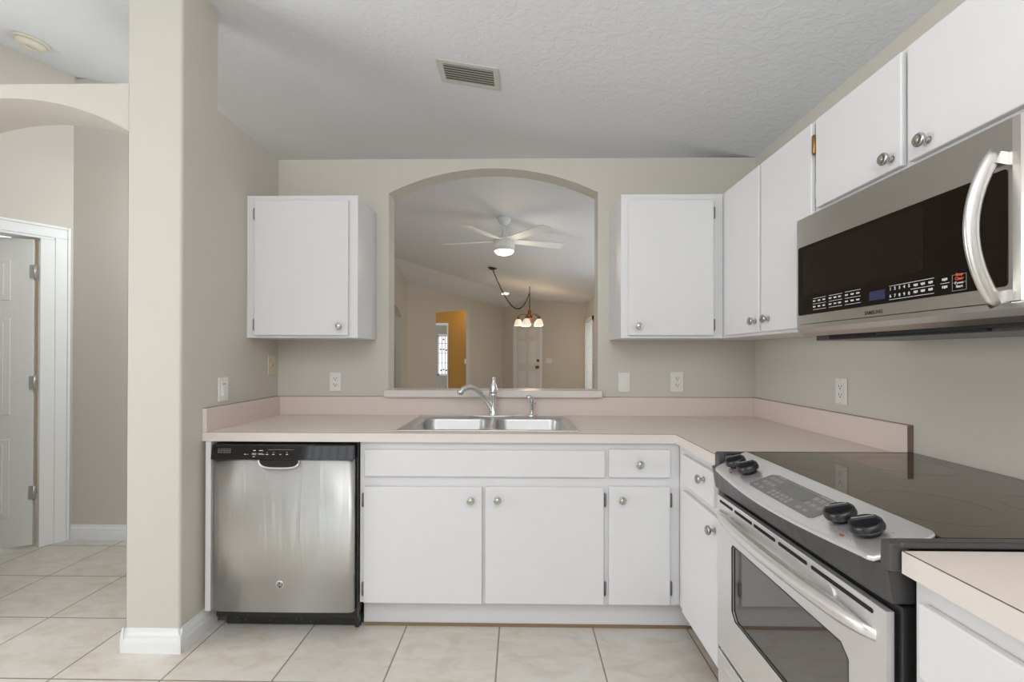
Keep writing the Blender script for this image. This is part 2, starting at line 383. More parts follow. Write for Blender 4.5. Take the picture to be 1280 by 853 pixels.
wall_along(L_, E_, [(0, 0.34, 0, None), (0.34, 0.345 + 0.86, 1.955, None), (0.345 + 0.86, dlen + 0.1, 0, None)], 0.12, 'wall_front_door', topf=topg)
# ochre foyer beyond the opening
oc = MB(); oc.box(-1.845, 0.2, 12.0, 12.1, 0, 2.5); oc.box(-2.6, -1.845, 12.0, 12.1, 2.03, 2.5); oc.box(-3.5, -2.3, 12.0, 12.1, 0, 2.5); sbuild(oc, 'wall_foyer', 'orange_wall')
cs = MB(); cs.box(-2.32, -1.83, 11.98, 12.0, 1.97, 2.03); cs.box(-1.86, -1.83, 11.98, 12.11, 0, 1.97); sbuild(cs, 'trim_1', 'trimwhite')
gw = MB(); gw.box(-3.6, -1.2, 14.0, 14.1, 0, 2.5); sbuild(gw, 'wall_study', 'greywall')
# window in the study, leaded glass
wn = MB(); wn.box(-2.44, -2.10, 13.96, 14.0, 1.76, 1.84); wn.box(-2.44, -2.405, 13.96, 14.0, 0.60, 1.80); wn.box(-2.12, -2.09, 13.96, 14.0, 0.60, 1.80); wn.box(-2.44, -2.09, 13.96, 14.0, 0.6, 0.66)
w1 = sbuild(wn, 'window_1', 'trimwhite')
MB().box(-2.405, -2.12, 13.975, 13.99, 0.66, 1.76).build('window_pane', 'skyglow', w1)
cmg = MB()
for x in (-2.32, -2.22): cmg.box(x - 0.008, x + 0.008, 13.962, 13.974, 0.66, 1.76)
for z in (0.98, 1.27, 1.56): cmg.box(-2.405, -2.12, 13.962, 13.974, z - 0.008, z + 0.008)
for x, z in ((-2.27, 1.68), (-2.36, 1.38), (-2.27, 1.38), (-2.18, 1.36), (-2.34, 0.76), (-2.27, 0.78), (-2.18, 0.76)):
    cmg.lathe([(0.03, 0), (0.03, 0.01)], (x, 13.962, z), (0, 1, 0), n=8)
cmg.build('window_muntins', 'caming', w1)
sw = thing('light_switch', (-1.39, 11.995, 1.05), 'tiny white light switch on the ochre foyer wall beyond the far opening', 'light switch')
box(-1.415, -1.36, 11.985, 11.999, 0.99, 1.11).build('cover_plate', 'plate', sw, bevel=0.003)
box(-1.395, -1.38, 11.975, 11.986, 1.03, 1.07).build('toggle', 'plate', sw)
# living-room window with mini blinds
wl2 = MB(); wl2.box(1.352, 1.374, 8.80, 8.88, 0.45, 1.95); wl2.box(1.352, 1.374, 9.78, 9.86, 0.45, 1.95); wl2.box(1.352, 1.374, 8.80, 9.86, 1.87, 1.95); wl2.box(1.345, 1.40, 8.80, 9.86, 0.44, 0.50)
w2 = sbuild(wl2, 'window_2', 'trimwhite')
box(1.50, 1.51, 8.88, 9.78, 0.5, 1.87).build('window_pane', 'skyglow', w2)
bl = MB()
for i in range(44):
    z = 0.53 + i * 0.0305
    bl.add([(1.385, 8.885, z - 0.008), (1.385, 9.775, z - 0.008), (1.405, 9.775, z + 0.008), (1.405, 8.885, z + 0.008), (1.386, 8.885, z - 0.010), (1.386, 9.775, z - 0.010), (1.406, 9.775, z + 0.006), (1.406, 8.885, z + 0.006)],
           [(0, 1, 2, 3), (7, 6, 5, 4), (0, 4, 5, 1), (2, 6, 7, 3)])
bl.build('window_blind', 'blind', w2)
# rear of the kitchen behind the camera, with a patio door and vertical blinds
rw = MB(); rw.box(-4.4, -3.05, -2.6, -2.5, 0, 3.3); rw.box(0.1, XR + 0.35, -2.6, -2.5, 0, 2.6); rw.box(-3.05, 0.1, -2.6, -2.5, 2.12, 3.15); sbuild(rw, 'wall_rear', 'wall')
pd = MB(); pd.box(-3.05, -2.98, -2.62, -2.52, 0, 2.12); pd.box(0.03, 0.1, -2.62, -2.52, 0, 2.12); pd.box(-3.05, 0.1, -2.62, -2.52, 2.05, 2.12); pd.box(-1.53, -1.44, -2.62, -2.52, 0, 2.05); pd.box(-3.05, 0.1, -2.62, -2.52, 0, 0.06)
w3 = sbuild(pd, 'window_3', 'trimwhite')
gr = MB(); gr.box(-14, 10, -16, -2.7, -0.2, -0.12); sbuild(gr, 'ground', 'grass')

# baseboards
def baseprof(mb, P, Q, nrm):
    # profile: 95 mm tall, 14 mm thick at the foot, stepping back to 6 mm at the top
    P = Vector(P); Q = Vector(Q); n = Vector(nrm)
    prof = [(0, 0), (0.014, 0), (0.014, 0.045), (0.011, 0.06), (0.011, 0.07), (0.006, 0.082), (0.005, 0.095), (0, 0.095)]
    k = len(prof); vv = []
    for E in (P, Q):
        for a, h in prof: vv.append((E.x + n.x * a, E.y + n.y * a, h))
    ff = [list(range(k)), list(range(2 * k - 1, k - 1, -1))] + [(i, (i + 1) % k, k + (i + 1) % k, k + i) for i in range(k)]
    mb.add(vv, ff); return mb
b1 = MB(); baseprof(b1, (XL, 1.868, 0), (XL, 2.10, 0), (1, 0, 0)); sbuild(b1, 'baseboard_left', 'trimwhite')
b2 = MB(); baseprof(b2, (XL - 0.234, 1.882, 0), (XL + 0.014, 1.882, 0), (0, -1, 0)); baseprof(b2, (-1.589, 1.868, 0), (-1.589, 2.118, 0), (-1, 0, 0)); sbuild(b2, 'baseboard_column', 'trimwhite')
b3 = MB(); baseprof(b3, (-2.914, 3.02, 0), (-2.24, 3.02, 0), (0, -1, 0)); sbuild(b3, 'baseboard_hall', 'trimwhite')

# hall door: casing, jamb, leaf with hinges
T = TH
dj = MB(T); dj.box(0.026, 0.084, 0, 0.014, 0, 1.940); dj.box(0.012, 0.026, 0, 0.020, 0, 2.015); dj.box(0.026, 0.96, 0, 0.014, 1.940, 2.000); dj.box(0.026, 0.96, 0, 0.020, 2.000, 2.015)
dj.box(0.084, 0.152, -0.035, 0.010, 0, 1.925); dj.box(0.086, 0.92, -0.11, 0.010, 1.925, 1.9399); dj.box(0.895, 0.97, -0.11, 0.009, 0, 1.9245)
d1 = sbuild(dj, 'door_1', 'trimwhite', bevel=0.002)
hx = T @ Vector((0.174, -0.012, 0))
ld = Vector((-0.128, -0.058, 0)).normalized()
TL = frame_T((hx.x, hx.y, 0), ld)       # local x along leaf, local y towards the hall
lf = MB(TL); lf.box(0.004, 0.74, -0.035, 0.0, 0.018, 1.915)
leaf = lf.build('door_leaf', 'doorwhite', d1, bevel=0.002)
pn = MB(TL)
for x0, x1 in ((0.11, 0.33), (0.41, 0.63)):
    for z0, z1 in ((0.20, 0.68), (0.83, 1.42), (1.53, 1.78)):
        pn.box(x0, x1, 0, 0.004, z0, z1); pn.box(x0 + 0.03, x1 - 0.03, 0.004, 0.008, z0 + 0.03, z1 - 0.03)
pn.build('raised_panel', 'doorwhite', leaf, bevel=0.003)
for z in (0.342, 1.024, 1.714):
    h = MB(TL); h.box(-0.014, -0.001, -0.004, 0.003, z - 0.042, z + 0.042); h.box(0.004, 0.022, 0.0, 0.002, z - 0.042, z + 0.042); h.lathe([(0.005, -0.044), (0.005, 0.044)], (-0.004, 0.007, z), (0, 0, 1), n=10)
    h.build('hinge', 'hingesteel', d1)

# front door in the angled wall
TD = frame_T((L_.x, L_.y, 0), (-DD.x, -DD.y, 0))   # local y faces the room; local x negative goes right
def dx(u): return -u
fd = MB(TD)
u0, u1 = 0.345, 1.20
for a, b_, z0, z1 in ((u0, u0 + 0.07, 0, 1.96), (u1 - 0.055, u1, 0, 1.96), (u0, u1, 1.89, 1.96)):
    fd.box(dx(b_), dx(a), -0.02, 0.018, z0, z1)
d2 = sbuild(fd, 'door_2', 'trimwhite')
lf = MB(TD); lf.box(dx(u1 - 0.055), dx(u0 + 0.07), -0.045, -0.008, 0.01, 1.89); leaf2 = lf.build('door_leaf', 'doorwhite', d2)
pn = MB(TD)
for a, b_ in ((u0 + 0.16, u0 + 0.355), (u0 + 0.46, u0 + 0.65)):
    for z0, z1 in ((0.2, 0.84), (1.02, 1.53), (1.64, 1.81)):
        pn.box(dx(b_), dx(a), -0.008, 0.000, z0, z1); pn.box(dx(b_ - 0.04), dx(a + 0.04), 0.0, 0.006, z0 + 0.04, z1 - 0.04)
pn.build('raised_panel', 'trimwhite', leaf2, bevel=0.004)
kb = MB(TD); kx = dx(u1 - 0.125); kb.lathe([(0.032, 0), (0.032, 0.01), (0.014, 0.02), (0.016, 0.04), (0.034, 0.05), (0.034, 0.065), (0.02, 0.072)], (kx, -0.008, 0.94), (0, 1, 0), n=16); kb.build('door_knob', 'copper', leaf2, label='copper-coloured knob')
kb = MB(TD); kb.lathe([(0.03, 0), (0.03, 0.014), (0.012, 0.02)], (kx, -0.008, 1.09), (0, 1, 0), n=16); kb.build('deadbolt', 'bronze', leaf2)
sp = MB(TD); us = 1.39; sp.box(dx(us + 0.08), dx(us - 0.08), 0, 0.008, 1.035, 1.15)
so = tag(sp.build('light_switch', 'plate', bevel=0.003), 'small double white switch plate right of the six-panel front door', 'light switch')
MB(TD).box(dx(us - 0.012), dx(us - 0.05), 0.008, 0.014, 1.06, 1.125).box(dx(us + 0.05), dx(us + 0.012), 0.008, 0.014, 1.06, 1.125).build('rocker', 'plate', so)

# pass-through sill
sl = MB(); sl.box(-0.753, 0.452, 2.595, YW + 0.02, 0.967, 1.004)
sbuild(sl, 'trim_2', 'laminate_edge', bevel=0.002)

# ------------------------------------------------------------------ hardware shared by the cabinets
def knob(loc, nrm, parent):
    k = MB(); k.lathe([(0.009, 0), (0.006, 0.004), (0.006, 0.014), (0.0145, 0.018), (0.0165, 0.022), (0.0165, 0.026), (0.013, 0.030), (0.0125, 0.029), (0.008, 0.0325), (0.001, 0.0335)], loc, nrm, n=20)
    n = Vector(nrm); 
    return k.build('knob', 'nickel', parent)
def hinge(x, y, z, parent, axis='y', h=0.062, m='dark_hinge', sgn=1):
    k = MB(); r = 0.0055
    k.tube([(x, y, z - h / 2), (x, y, z - h / 2 + 0.006), (x, y, z + h / 2 - 0.006), (x, y, z + h / 2)], [0.002, r, r, 0.002], n=8)
    return k.build('hinge', m, parent)
def door_y(parent, x0, x1, z0, z1, yf, name='door'):      # door on a cabinet that faces -Y
    return box(x0, x1, yf, yf + 0.0175, z0, z1).build(name, 'white', parent, bevel=0.003)
def door_x(parent, y0, y1, z0, z1, xf, name='door'):      # door on a cabinet that faces -X
    return box(xf, xf + 0.0165, y0, y1, z0, z1).build(name, 'white', parent, bevel=0.003)

# ------------------------------------------------------------------ base cabinets
YF = 2.035; YD = 2.017; ZT = 0.825; ZK = 0.128
def base_y(x0, x1, name, label):
    t = thing(name, ((x0 + x1) / 2, 2.3, 0), label, 'cabinet')
    b = MB(); b.box(x0, x1, YF, YF + 0.02, ZK, ZT); b.box(x0, x0 + 0.015, YF + 0.02, 2.62, ZK, ZT); b.box(x1 - 0.015, x1, YF + 0.02, 2.62, ZK, ZT); b.box(x0 + 0.015, x1 - 0.015, YF + 0.02, 2.62, ZK, ZK + 0.016)
    b.build('carcass', 'white', t, bevel=0.0015)
    k = MB(); k.box(x0, x1 + 0.07, 2.092, 2.108, 0.008, ZK); k.build('toe_kick', 'white', t)
    return t
t = base_y(-0.692, 0.6848, 'base_cabinet', 'wide white base cabinet under the steel sink, three doors and one drawer')
box(-0.668, 0.364, YD, YD + 0.0175, 0.677, 0.791).build('false_drawer_front', 'white', t, bevel=0.003)
d = door_y(t, -0.671, -0.161, 0.133, 0.632, YD); knob((-0.209, YD, 0.581), (0, -1, 0), d); hinge(-0.6755, YD + 0.008, 0.573, d); hinge(-0.6755, YD + 0.008, 0.190, d)
d = door_y(t, -0.147, 0.359, 0.135, 0.634, YD); knob((-0.095, YD, 0.583), (0, -1, 0), d); hinge(0.3645, YD + 0.008, 0.580, d); hinge(0.3645, YD + 0.008, 0.201, d)
box(-0.69, 0.74, 2.083, 2.0915, 0.0, 0.011).build('wood_strip', 'wood', t, label='bare brown wood strip along the floor')
d = door_y(t, 0.381, 0.642, 0.678, 0.797, YD, 'drawer'); knob((0.507, YD, 0.738), (0, -1, 0), d)
d = door_y(t, 0.381, 0.640, 0.136, 0.638, YD); knob((0.433, YD, 0.586), (0, -1, 0), d); hinge(0.6455, YD + 0.008, 0.581, d); hinge(0.6455, YD + 0.008, 0.205, d)
# right run, facing -X
XF = 0.685; XD = 0.668
t = thing('base_cabinet', (0.95, 1.8, 0), 'white base cabinet between corner and range, one drawer above one door', 'cabinet')
b = MB(); b.box(XF, XF + 0.02, 1.597, YF - 0.0002, ZK, ZT); b.box(XF + 0.02, XR - 0.03, 1.597, 1.612, ZK, ZT); b.box(XF + 0.02, XR - 0.03, 1.612, 2.0, ZK, ZK + 0.015); b.build('carcass', 'white', t, bevel=0.0015)
box(0.757, 0.772, 1.597, 2.082, 0.0, ZK).build('toe_kick', 'endgrain', t, label='dark unpainted toe kick')
d = door_x(t, 1.640, 1.962, 0.672, 0.793, XD, 'drawer'); knob((XD, 1.722, 0.750), (-1, 0, 0), d)
d = door_x(t, 1.604, 1.955, 0.142, 0.645, XD); knob((XD, 1.628, 0.600), (-1, 0, 0), d)
# near run
t = thing('base_cabinet', (0.95, 0.45, 0), 'white base cabinet nearest the camera, in the lower right corner beside the range', 'cabinet')
XF = 0.677; XD = 0.660
b = MB(); b.box(XF, XF + 0.02, 0.0, 0.818, ZK, ZT); b.box(XF + 0.02, XR - 0.02, 0.803, 0.818, ZK, ZT); b.box(XF + 0.02, XR - 0.02, 0, 0.015, ZK, ZT); b.box(XF + 0.02, XR - 0.02, 0.015, 0.80, ZK, ZK + 0.015); b.build('carcass', 'white', t, bevel=0.0015)
box(0.757, 0.772, 0.0, 0.818, 0.0, ZK).build('toe_kick', 'white', t)
d = door_x(t, 0.40, 0.795, 0.665, 0.788, XD, 'drawer'); knob((XD, 0.60, 0.727), (-1, 0, 0), d)
d = door_x(t, 0.40, 0.795, 0.142, 0.645, XD)
d = door_x(t, 0.02, 0.385, 0.665, 0.788, XD, 'drawer'); knob((XD, 0.20, 0.727), (-1, 0, 0), d)
d = door_x(t, 0.02, 0.385, 0.142, 0.645, XD)
# end panel left of the dishwasher
ep = MB(); ep.box(-1.347, -1.324, 2.0, 2.60, 0.100, 0.825)
tag(ep.build('end_panel', 'white', bevel=0.001), 'thin white end panel between the left wall and the steel dishwasher', 'cabinet panel')

# ------------------------------------------------------------------ countertop
ct = thing('countertop', (0.0, 2.3, ZT), 'pink-beige L-shaped laminate countertop with backsplash, holding the sink', 'countertop')
Zc = 0.864
hx0, hx1, hy0, hy1 = -0.515, 0.236, 2.078, 2.545
mb = MB(); z0 = ZT + 0.001
mb.box(XL + 0.001, hx0, 2.011, YB - 0.001, z0, Zc); mb.box(hx0, hx1, 2.011, hy0, z0, Zc); mb.box(hx0, hx1, hy1, YB - 0.001, z0, Zc); mb.box(hx1, 0.6625, 2.011, YB - 0.001, z0, Zc)
mb.box(0.6625, XR - 0.001, 1.594, YB - 0.001, z0, Zc)
mb.build('worktop', 'laminate', ct)
mb = MB(); mb.box(XL + 0.001, 0.6605, 2.008, 2.0105, z0, Zc - 0.0006); mb.box(0.6595, 0.662, 1.594, 2.0105, z0, Zc - 0.0006); mb.build('edge_band', 'laminate_edge', ct)
mb = MB(); mb.box(XL + 0.001, 0.6612, 2.0095, 2.0115, Zc - 0.0004, Zc + 0.0004); mb.box(0.6605, 0.6625, 1.594, 2.0115, Zc - 0.0004, Zc + 0.0004); mb.build('edge_seam', 'seam', ct, label='thin brown seam line')
Zs = 0.966
mb = MB(); mb.box(XL + 0.020, XR - 0.020, YB - 0.0195, YB - 0.0015, Zc, Zs); mb.box(XL + 0.0015, XL + 0.0195, 2.012, YB - 0.0015, Zc, Zs); mb.box(XR - 0.0195, XR - 0.0015, 1.592, YB - 0.0015, Zc, Zs)
mb.build('backsplash', 'splash', ct, bevel=0.0012)
mb = MB(); mb.box(XR - 0.0198, XR - 0.0012, 1.5895, 1.592, Zc + 0.001, Zs); mb.build('splash_end', 'endgrain', ct, label='dark raw end of the right backsplash')
mb = MB(); mb.box(XL + 0.0012, XL + 0.0198, 2.0095, 2.012, Zc + 0.0005, Zs); mb.build('splash_end', 'laminate_edge', ct)
mb = MB(); mb.box(XL + 0.001, XL + 0.003, 2.012, YB, Zs, Zs + 0.0015); mb.box(XL, XR, YB - 0.003, YB - 0.0005, Zs, Zs + 0.0015); mb.box(XR - 0.003, XR - 0.0005, 1.592, YB, Zs, Zs + 0.0015)
mb.build('caulk_line', 'seam', ct)
t = thing('countertop', (0.98, 0.4, ZT), 'short pink-beige laminate countertop piece at the lower right, nearest the camera', 'countertop')
mb = MB(); mb.box(0.6555, XR - 0.001, -0.02, 0.818, z0, Zc); mb.build('worktop', 'laminate', t)
mb = MB(); mb.box(0.653, 0.6553, -0.02, 0.818, z0, Zc - 0.0006); mb.build('edge_band', 'laminate_edge', t)
mb = MB(); mb.box(0.6538, 0.656, -0.02, 0.818, Zc - 0.0004, Zc + 0.0004); mb.build('edge_seam', 'seam', t)

# ------------------------------------------------------------------ sink
t = thing('kitchen_sink', (-0.14, 2.33, Zc), 'double-bowl stainless steel sink set in the pink-beige countertop', 'sink')
def bowl(x0, x1, y0, y1, ox0, ox1, oy0, oy1, z, depth, r=0.055):
    mb = MB(); n = 8
    inner = rrect(x0, x1, y0, y1, r, n); N = len(inner)
    def outer(p):
        cx, cy = (x0 + x1) / 2, (y0 + y1) / 2
        vx, vy = p[0] - cx, p[1] - cy
        s = min((((ox1 if vx > 0 else ox0) - cx) / vx) if abs(vx) > 1e-9 else 1e9, (((oy1 if vy > 0 else oy0) - cy) / vy) if abs(vy) > 1e-9 else 1e9)
        return (cx + vx * s, cy + vy * s)
    loops = []
    ol = [outer(p) for p in inner]
    loops.append([(x, y, z) for x, y in ol])
    loops.append([(x, y, z + 0.001) for x, y in rrect(x0 - 0.006, x1 + 0.006, y0 - 0.006, y1 + 0.006, r + 0.006, n)])
    loops.append([(x, y, z - 0.002) for x, y in inner])
    loops.append([(x, y, z - 0.010) for x, y in rrect(x0 + 0.002, x1 - 0.002, y0 + 0.002, y1 - 0.002, r, n)])
    loops.append([(x, y, z - depth + 0.03) for x, y in rrect(x0 + 0.008, x1 - 0.008, y0 + 0.008, y1 - 0.008, r, n)])
    loops.append([(x, y, z - depth + 0.008) for x, y in rrect(x0 + 0.018, x1 - 0.018, y0 + 0.018, y1 - 0.018, r, n)])
    loops.append([(x, y, z - depth) for x, y in rrect(x0 + 0.04, x1 - 0.04, y0 + 0.04, y1 - 0.04, r, n)])
    vv = [p for l in loops for p in l]; ff = []
    for k in range(len(loops) - 1):
        for i in range(N):
            j = (i + 1) % N; ff.append((k * N + i, k * N + j, (k + 1) * N + j, (k + 1) * N + i))
    ff.append([(len(loops) - 1) * N + i for i in range(N)])
    mb.add(vv, ff, True); return mb
zr = Zc + 0.0045
xm = -0.139
rim = MB()
for a in ((-0.545, 0.259, 2.056, 2.066), (-0.545, 0.259, 2.598, 2.606), (-0.545, -0.535, 2.066, 2.598), (0.249, 0.259, 2.066, 2.598)):
    rim.box(a[0], a[1], a[2], a[3], Zc + 0.0005, Zc + 0.0065)
rim.build('rim', 'sinksteel', t, bevel=0.002)
bowl(-0.487, -0.158, 2.092, 2.462, -0.537, xm, 2.064, 2.600, zr, 0.17).build('basin', 'sinksteel', t)
bowl(-0.120, 0.208, 2.092, 2.462, xm, 0.251, 2.064, 2.600, zr, 0.17).build('basin', 'sinksteel', t)
for x in (-0.32, 0.045):
    MB().lathe([(0.045, 0), (0.043, 0.003), (0.03, 0.001), (0.012, 0.004)], (x, 2.28, zr - 0.1695), n=24).build('drain', 'chrome', t)
# faucet
f = thing('faucet', (-0.145, 2.545, zr), 'chrome single-lever kitchen faucet with arched spout behind the sink bowls', 'faucet')
mb = MB(); n = 32
pl = [(-0.145 + 0.125 * math.copysign(abs(math.cos(a)) ** 0.8, math.cos(a)), 2.545 + 0.030 * math.sin(a)) for a in [2 * PI * i / n for i in range(n)]]
mb.prism(pl, zr + 0.001, zr + 0.008, 'z'); mb.build('deck_plate', 'chrome', f, bevel=0.003)
mb = MB(); mb.lathe([(0.026, 0), (0.025, 0.006), (0.0205, 0.012), (0.0195, 0.05), (0.0205, 0.095), (0.023, 0.108), (0.024, 0.116), (0.021, 0.119)], (-0.144, 2.545, zr + 0.007), n=28); mb.build('body', 'chrome', f)
mb = MB(); mb.lathe([(0.0225, 0), (0.0235, 0.006), (0.0225, 0.02), (0.0175, 0.04), (0.011, 0.054), (0.0075, 0.065), (0.0085, 0.073), (0.0105, 0.080), (0.0095, 0.084), (0.003, 0.087)], (-0.144, 2.545, zr + 0.127), (0.02, 0.02, 1), n=24); mb.build('lever_handle', 'chrome', f)
mb = MB()
sp = [(-0.146, 2.545, 0.885), (-0.155, 2.538, 0.915), (-0.170, 2.527, 0.945), (-0.190, 2.512, 0.975), (-0.212, 2.495, 1.002), (-0.236, 2.477, 1.022), (-0.258, 2.460, 1.032), (-0.278, 2.446, 1.032), (-0.295, 2.434, 1.022), (-0.307, 2.426, 1.008), (-0.312, 2.422, 0.999)]
mb.tube(sp, [0.012, 0.0125, 0.0125, 0.0125, 0.0125, 0.013, 0.0135, 0.0145, 0.0155, 0.0155, 0.0145], n=16); mb.build('spout', 'chrome', f)
s = thing('side_sprayer', (0.063, 2.55, zr), 'small chrome side sprayer standing right of the faucet', 'sprayer')
MB().lathe([(0.021, 0), (0.021, 0.005), (0.016, 0.012), (0.012, 0.016)], (0.063, 2.55, zr + 0.001), n=20).build('collar', 'chrome', s)
MB().tube([(0.063, 2.55, 0.880), (0.064, 2.55, 0.905), (0.067, 2.549, 0.93), (0.067, 2.546, 0.952), (0.063, 2.54, 0.966), (0.054, 2.532, 0.974), (0.040, 2.522, 0.974)], [0.0095, 0.0105, 0.0135, 0.0135, 0.0125, 0.011, 0.0105], n=14).build('spray_head', 'chrome', s)
MB().tube([(0.075, 2.551, 0.925), (0.082, 2.551, 0.94), (0.080, 2.548, 0.958)], [0.004, 0.005, 0.004], n=8).build('trigger', 'chrome', s)

# ------------------------------------------------------------------ dishwasher
t = thing('dishwasher', (-1.01, 2.3, 0), 'stainless steel dishwasher with black control strip, left of the sink cabinet', 'dishwasher')
box(-1.317, -0.700, 2.032, 2.58, 0.06, 0.818).build('tub_housing', 'black', t)
dx0, dx1 = -1.311, -0.704
prof = [(dx0, 2.030), (dx0, 2.003), (dx0 + 0.012, 1.990), (dx0 + 0.035, 1.9855), (-1.16, 1.983), (-1.0, 1.982), (-0.85, 1.983), (dx1 - 0.02, 1.9855), (dx1 - 0.006, 1.989), (dx1, 1.997), (dx1, 2.030)]
def dwmat():
    m, nt, b = newmat('dishwasher_steel')
    b.inputs['Base Color'].default_value = (0.66, 0.65, 0.63, 1); b.inputs['Metallic'].default_value = 1; b.inputs['Roughness'].default_value = 0.42
    b.inputs['Anisotropic'].default_value = 0.85; b.inputs['Anisotropic Rotation'].default_value = 0.25
    tg = nt.nodes.new('ShaderNodeTangent'); tg.direction_type = 'RADIAL'; tg.axis = 'Z'
    nt.links.new(tg.outputs['Tangent'], b.inputs['Tangent'])
    tc = nt.nodes.new('ShaderNodeTexCoord'); mp = nt.nodes.new('ShaderNodeMapping'); mp.inputs['Scale'].default_value = (16, 1, 1.6)
    n = nt.nodes.new('ShaderNodeTexNoise'); n.inputs['Scale'].default_value = 1.3; n.inputs['Detail'].default_value = 2; n.inputs['Distortion'].default_value = 0.4
    nt.links.new(tc.outputs['Object'], mp.inputs['Vector']); nt.links.new(mp.outputs['Vector'], n.inputs['Vector'])
    bp = nt.nodes.new('ShaderNodeBump'); bp.inputs['Strength'].default_value = 0.22; bp.inputs['Distance'].default_value = 0.01
    nt.links.new(n.outputs['Fac'], bp.inputs['Height']); nt.links.new(bp.outputs['Normal'], b.inputs['Normal'])
    return m
M['dwsteel'] = dwmat()
mb = MB(); mb.prism(prof, 0.108, 0.7525, 'z', smooth=True); dwd = mb.build('door', 'dwsteel', t)
# control strip, top leaning back
a0, a1 = 1.980, 1.992
mb = MB(); mb.prism([(a0, 0.7535), (a1, 0.813), (a1 + 0.006, 0.817), (2.031, 0.817), (2.031, 0.7535)], dx0 - 0.002, dx1 + 0.001, 'x'); strip = mb.build('control_strip', 'blackgloss', t, bevel=0.002)
tilt = math.atan2(a1 - a0, 0.0595)
def TP(x, z):   # frame on the strip: x right, y up the face, z out of it
    y = a0 + (a1 - a0) * (z - 0.7535) / 0.0595
    return frame_T((x, y - 0.0002, z), (1, 0, 0), (0, -math.cos(tilt), math.sin(tilt)))
mb = MB()
for r in range(3):
    for c in range(5):
        mb.T = TP(-1.281 + c * 0.0118, 0.7965 - r * 0.0068); mb.box(-0.0045, 0.0045, -0.0011, 0.0011, 0, 0.0006)
mb.build('vent_slot', 'printgrey', strip)
mb = MB()
def pm(x, z, w_, h_, l=mb):
    l.T = TP(x, z); l.box(-w_ / 2, w_ / 2, -h_ / 2, h_ / 2, 0, 0.0004)
for x, z, w_, h_ in ((-1.128, 0.7915, 0.011, 0.0028), (-1.100, 0.7915, 0.018, 0.0022), (-1.166, 0.776, 0.010, 0.002), (-1.155, 0.776, 0.003, 0.002), (-1.128, 0.7665, 0.010, 0.002), (-1.088, 0.776, 0.006, 0.002), (-1.073, 0.776, 0.010, 0.0022), (-1.045, 0.776, 0.010, 0.0022), (-1.016, 0.776, 0.008, 0.0022), (-0.987, 0.776, 0.009, 0.0022), (-1.073, 0.784, 0.004, 0.0012), (-1.045, 0.784, 0.004, 0.0012), (-0.987, 0.784, 0.004, 0.0012)):
    mb = MB(); pm(x, z, w_, h_, mb); mb.build('printed_legend', 'print', strip)
mb = MB()
for x in (-1.128, -1.101): pm(x, 0.7775, 0.019, 0.0065, mb)
pm(-1.015, 0.795, 0.11, 0.001, mb)
mb.build('button', 'printgrey', strip)
# pocket handle
M['handlesteel'] = mat('handle_steel', (0.66, 0.64, 0.61), 0.30, 1.0, noise=0.03, nscale=60)
hx_, hz_ = -1.019, 0.7525
arc = [(hx_ + 0.087 * math.copysign(abs(math.cos(a)) ** 0.55, math.cos(a)), hz_ - 0.034 * abs(math.sin(a)) ** 0.8) for a in [PI * i / 20 for i in range(21)]]
mb = MB(); mb.prism(arc[::-1], 1.9795, 1.984, 'y'); mb.build('handle_pocket', 'blackgloss', dwd)
mb = MB(); mb.tube([(x, 1.980, z) for x, z in arc], 0.0042, n=8); mb.build('handle_rim', 'steel_bright', dwd, label='bright curved rim of the pocket handle')
mb = MB(); mb.lathe([(0.0165, 0), (0.0165, 0.002), (0.0145, 0.003)], (-1.014, 1.9825, 0.226), (0, -1, 0), n=32); bg = mb.build('badge', 'steel_bright', dwd)
mb = MB(); mb.lathe([(0.0125, 0), (0.0125, 0.0005)], (-1.014, 1.9793, 0.226), (0, -1, 0), n=32); mb.build('badge_disc', 'charcoal', dwd)
text('GE', 'monogram', frame_T((-1.014, 1.9785, 0.226), (1, 0, 0), (0, -1, 0)), 0.0155, 'steel_bright', dwd, depth=0.0002)
mb = MB()
for k in range(4):
    a = k * PI / 2 + 0.5; mb.tube([(-1.014 + 0.0105 * math.cos(a + b_ * 0.22), 1.9785, 0.226 + 0.0105 * math.sin(a + b_ * 0.22)) for b_ in range(5)], 0.0006, n=6)
mb.build('monogram_flourish', 'steel_bright', dwd)
mb = MB(); mb.box(-1.297, -0.704, 2.068, 2.085, 0.010, 0.060); mb.box(-0.718, -0.700, 2.045, 2.09, 0.012, 0.075); mb.build('kick_plate', 'black', t, bevel=0.002)
for i in range(10):
    x = -1.28 + random.random() * 0.55; z = 0.02 + random.random() * 0.03; box(x, x + 0.004, 2.0672, 2.068, z, z + 0.002).build('paint_speck', 'printgrey', t)
box(-0.702, -0.695, 2.02, 2.034, 0.10, 0.82).build('side_gap_strip', 'black', t)  # black strip stands in for the dark gap beside the door

# ------------------------------------------------------------------ range
RX = 0.645; RY0, RY1 = 0.830, 1.588
t = thing('range', (1.0, 1.21, 0), 'stainless and black slide-in electric range with front controls and glass top', 'range')
mb = MB(); mb.box(0.690, XR - 0.01, RY0, RY1, 0.03, 0.862); mb.box(0.665, 0.690, RY0, RY1, 0.03, 0.76); mb.build('body', 'black', t)
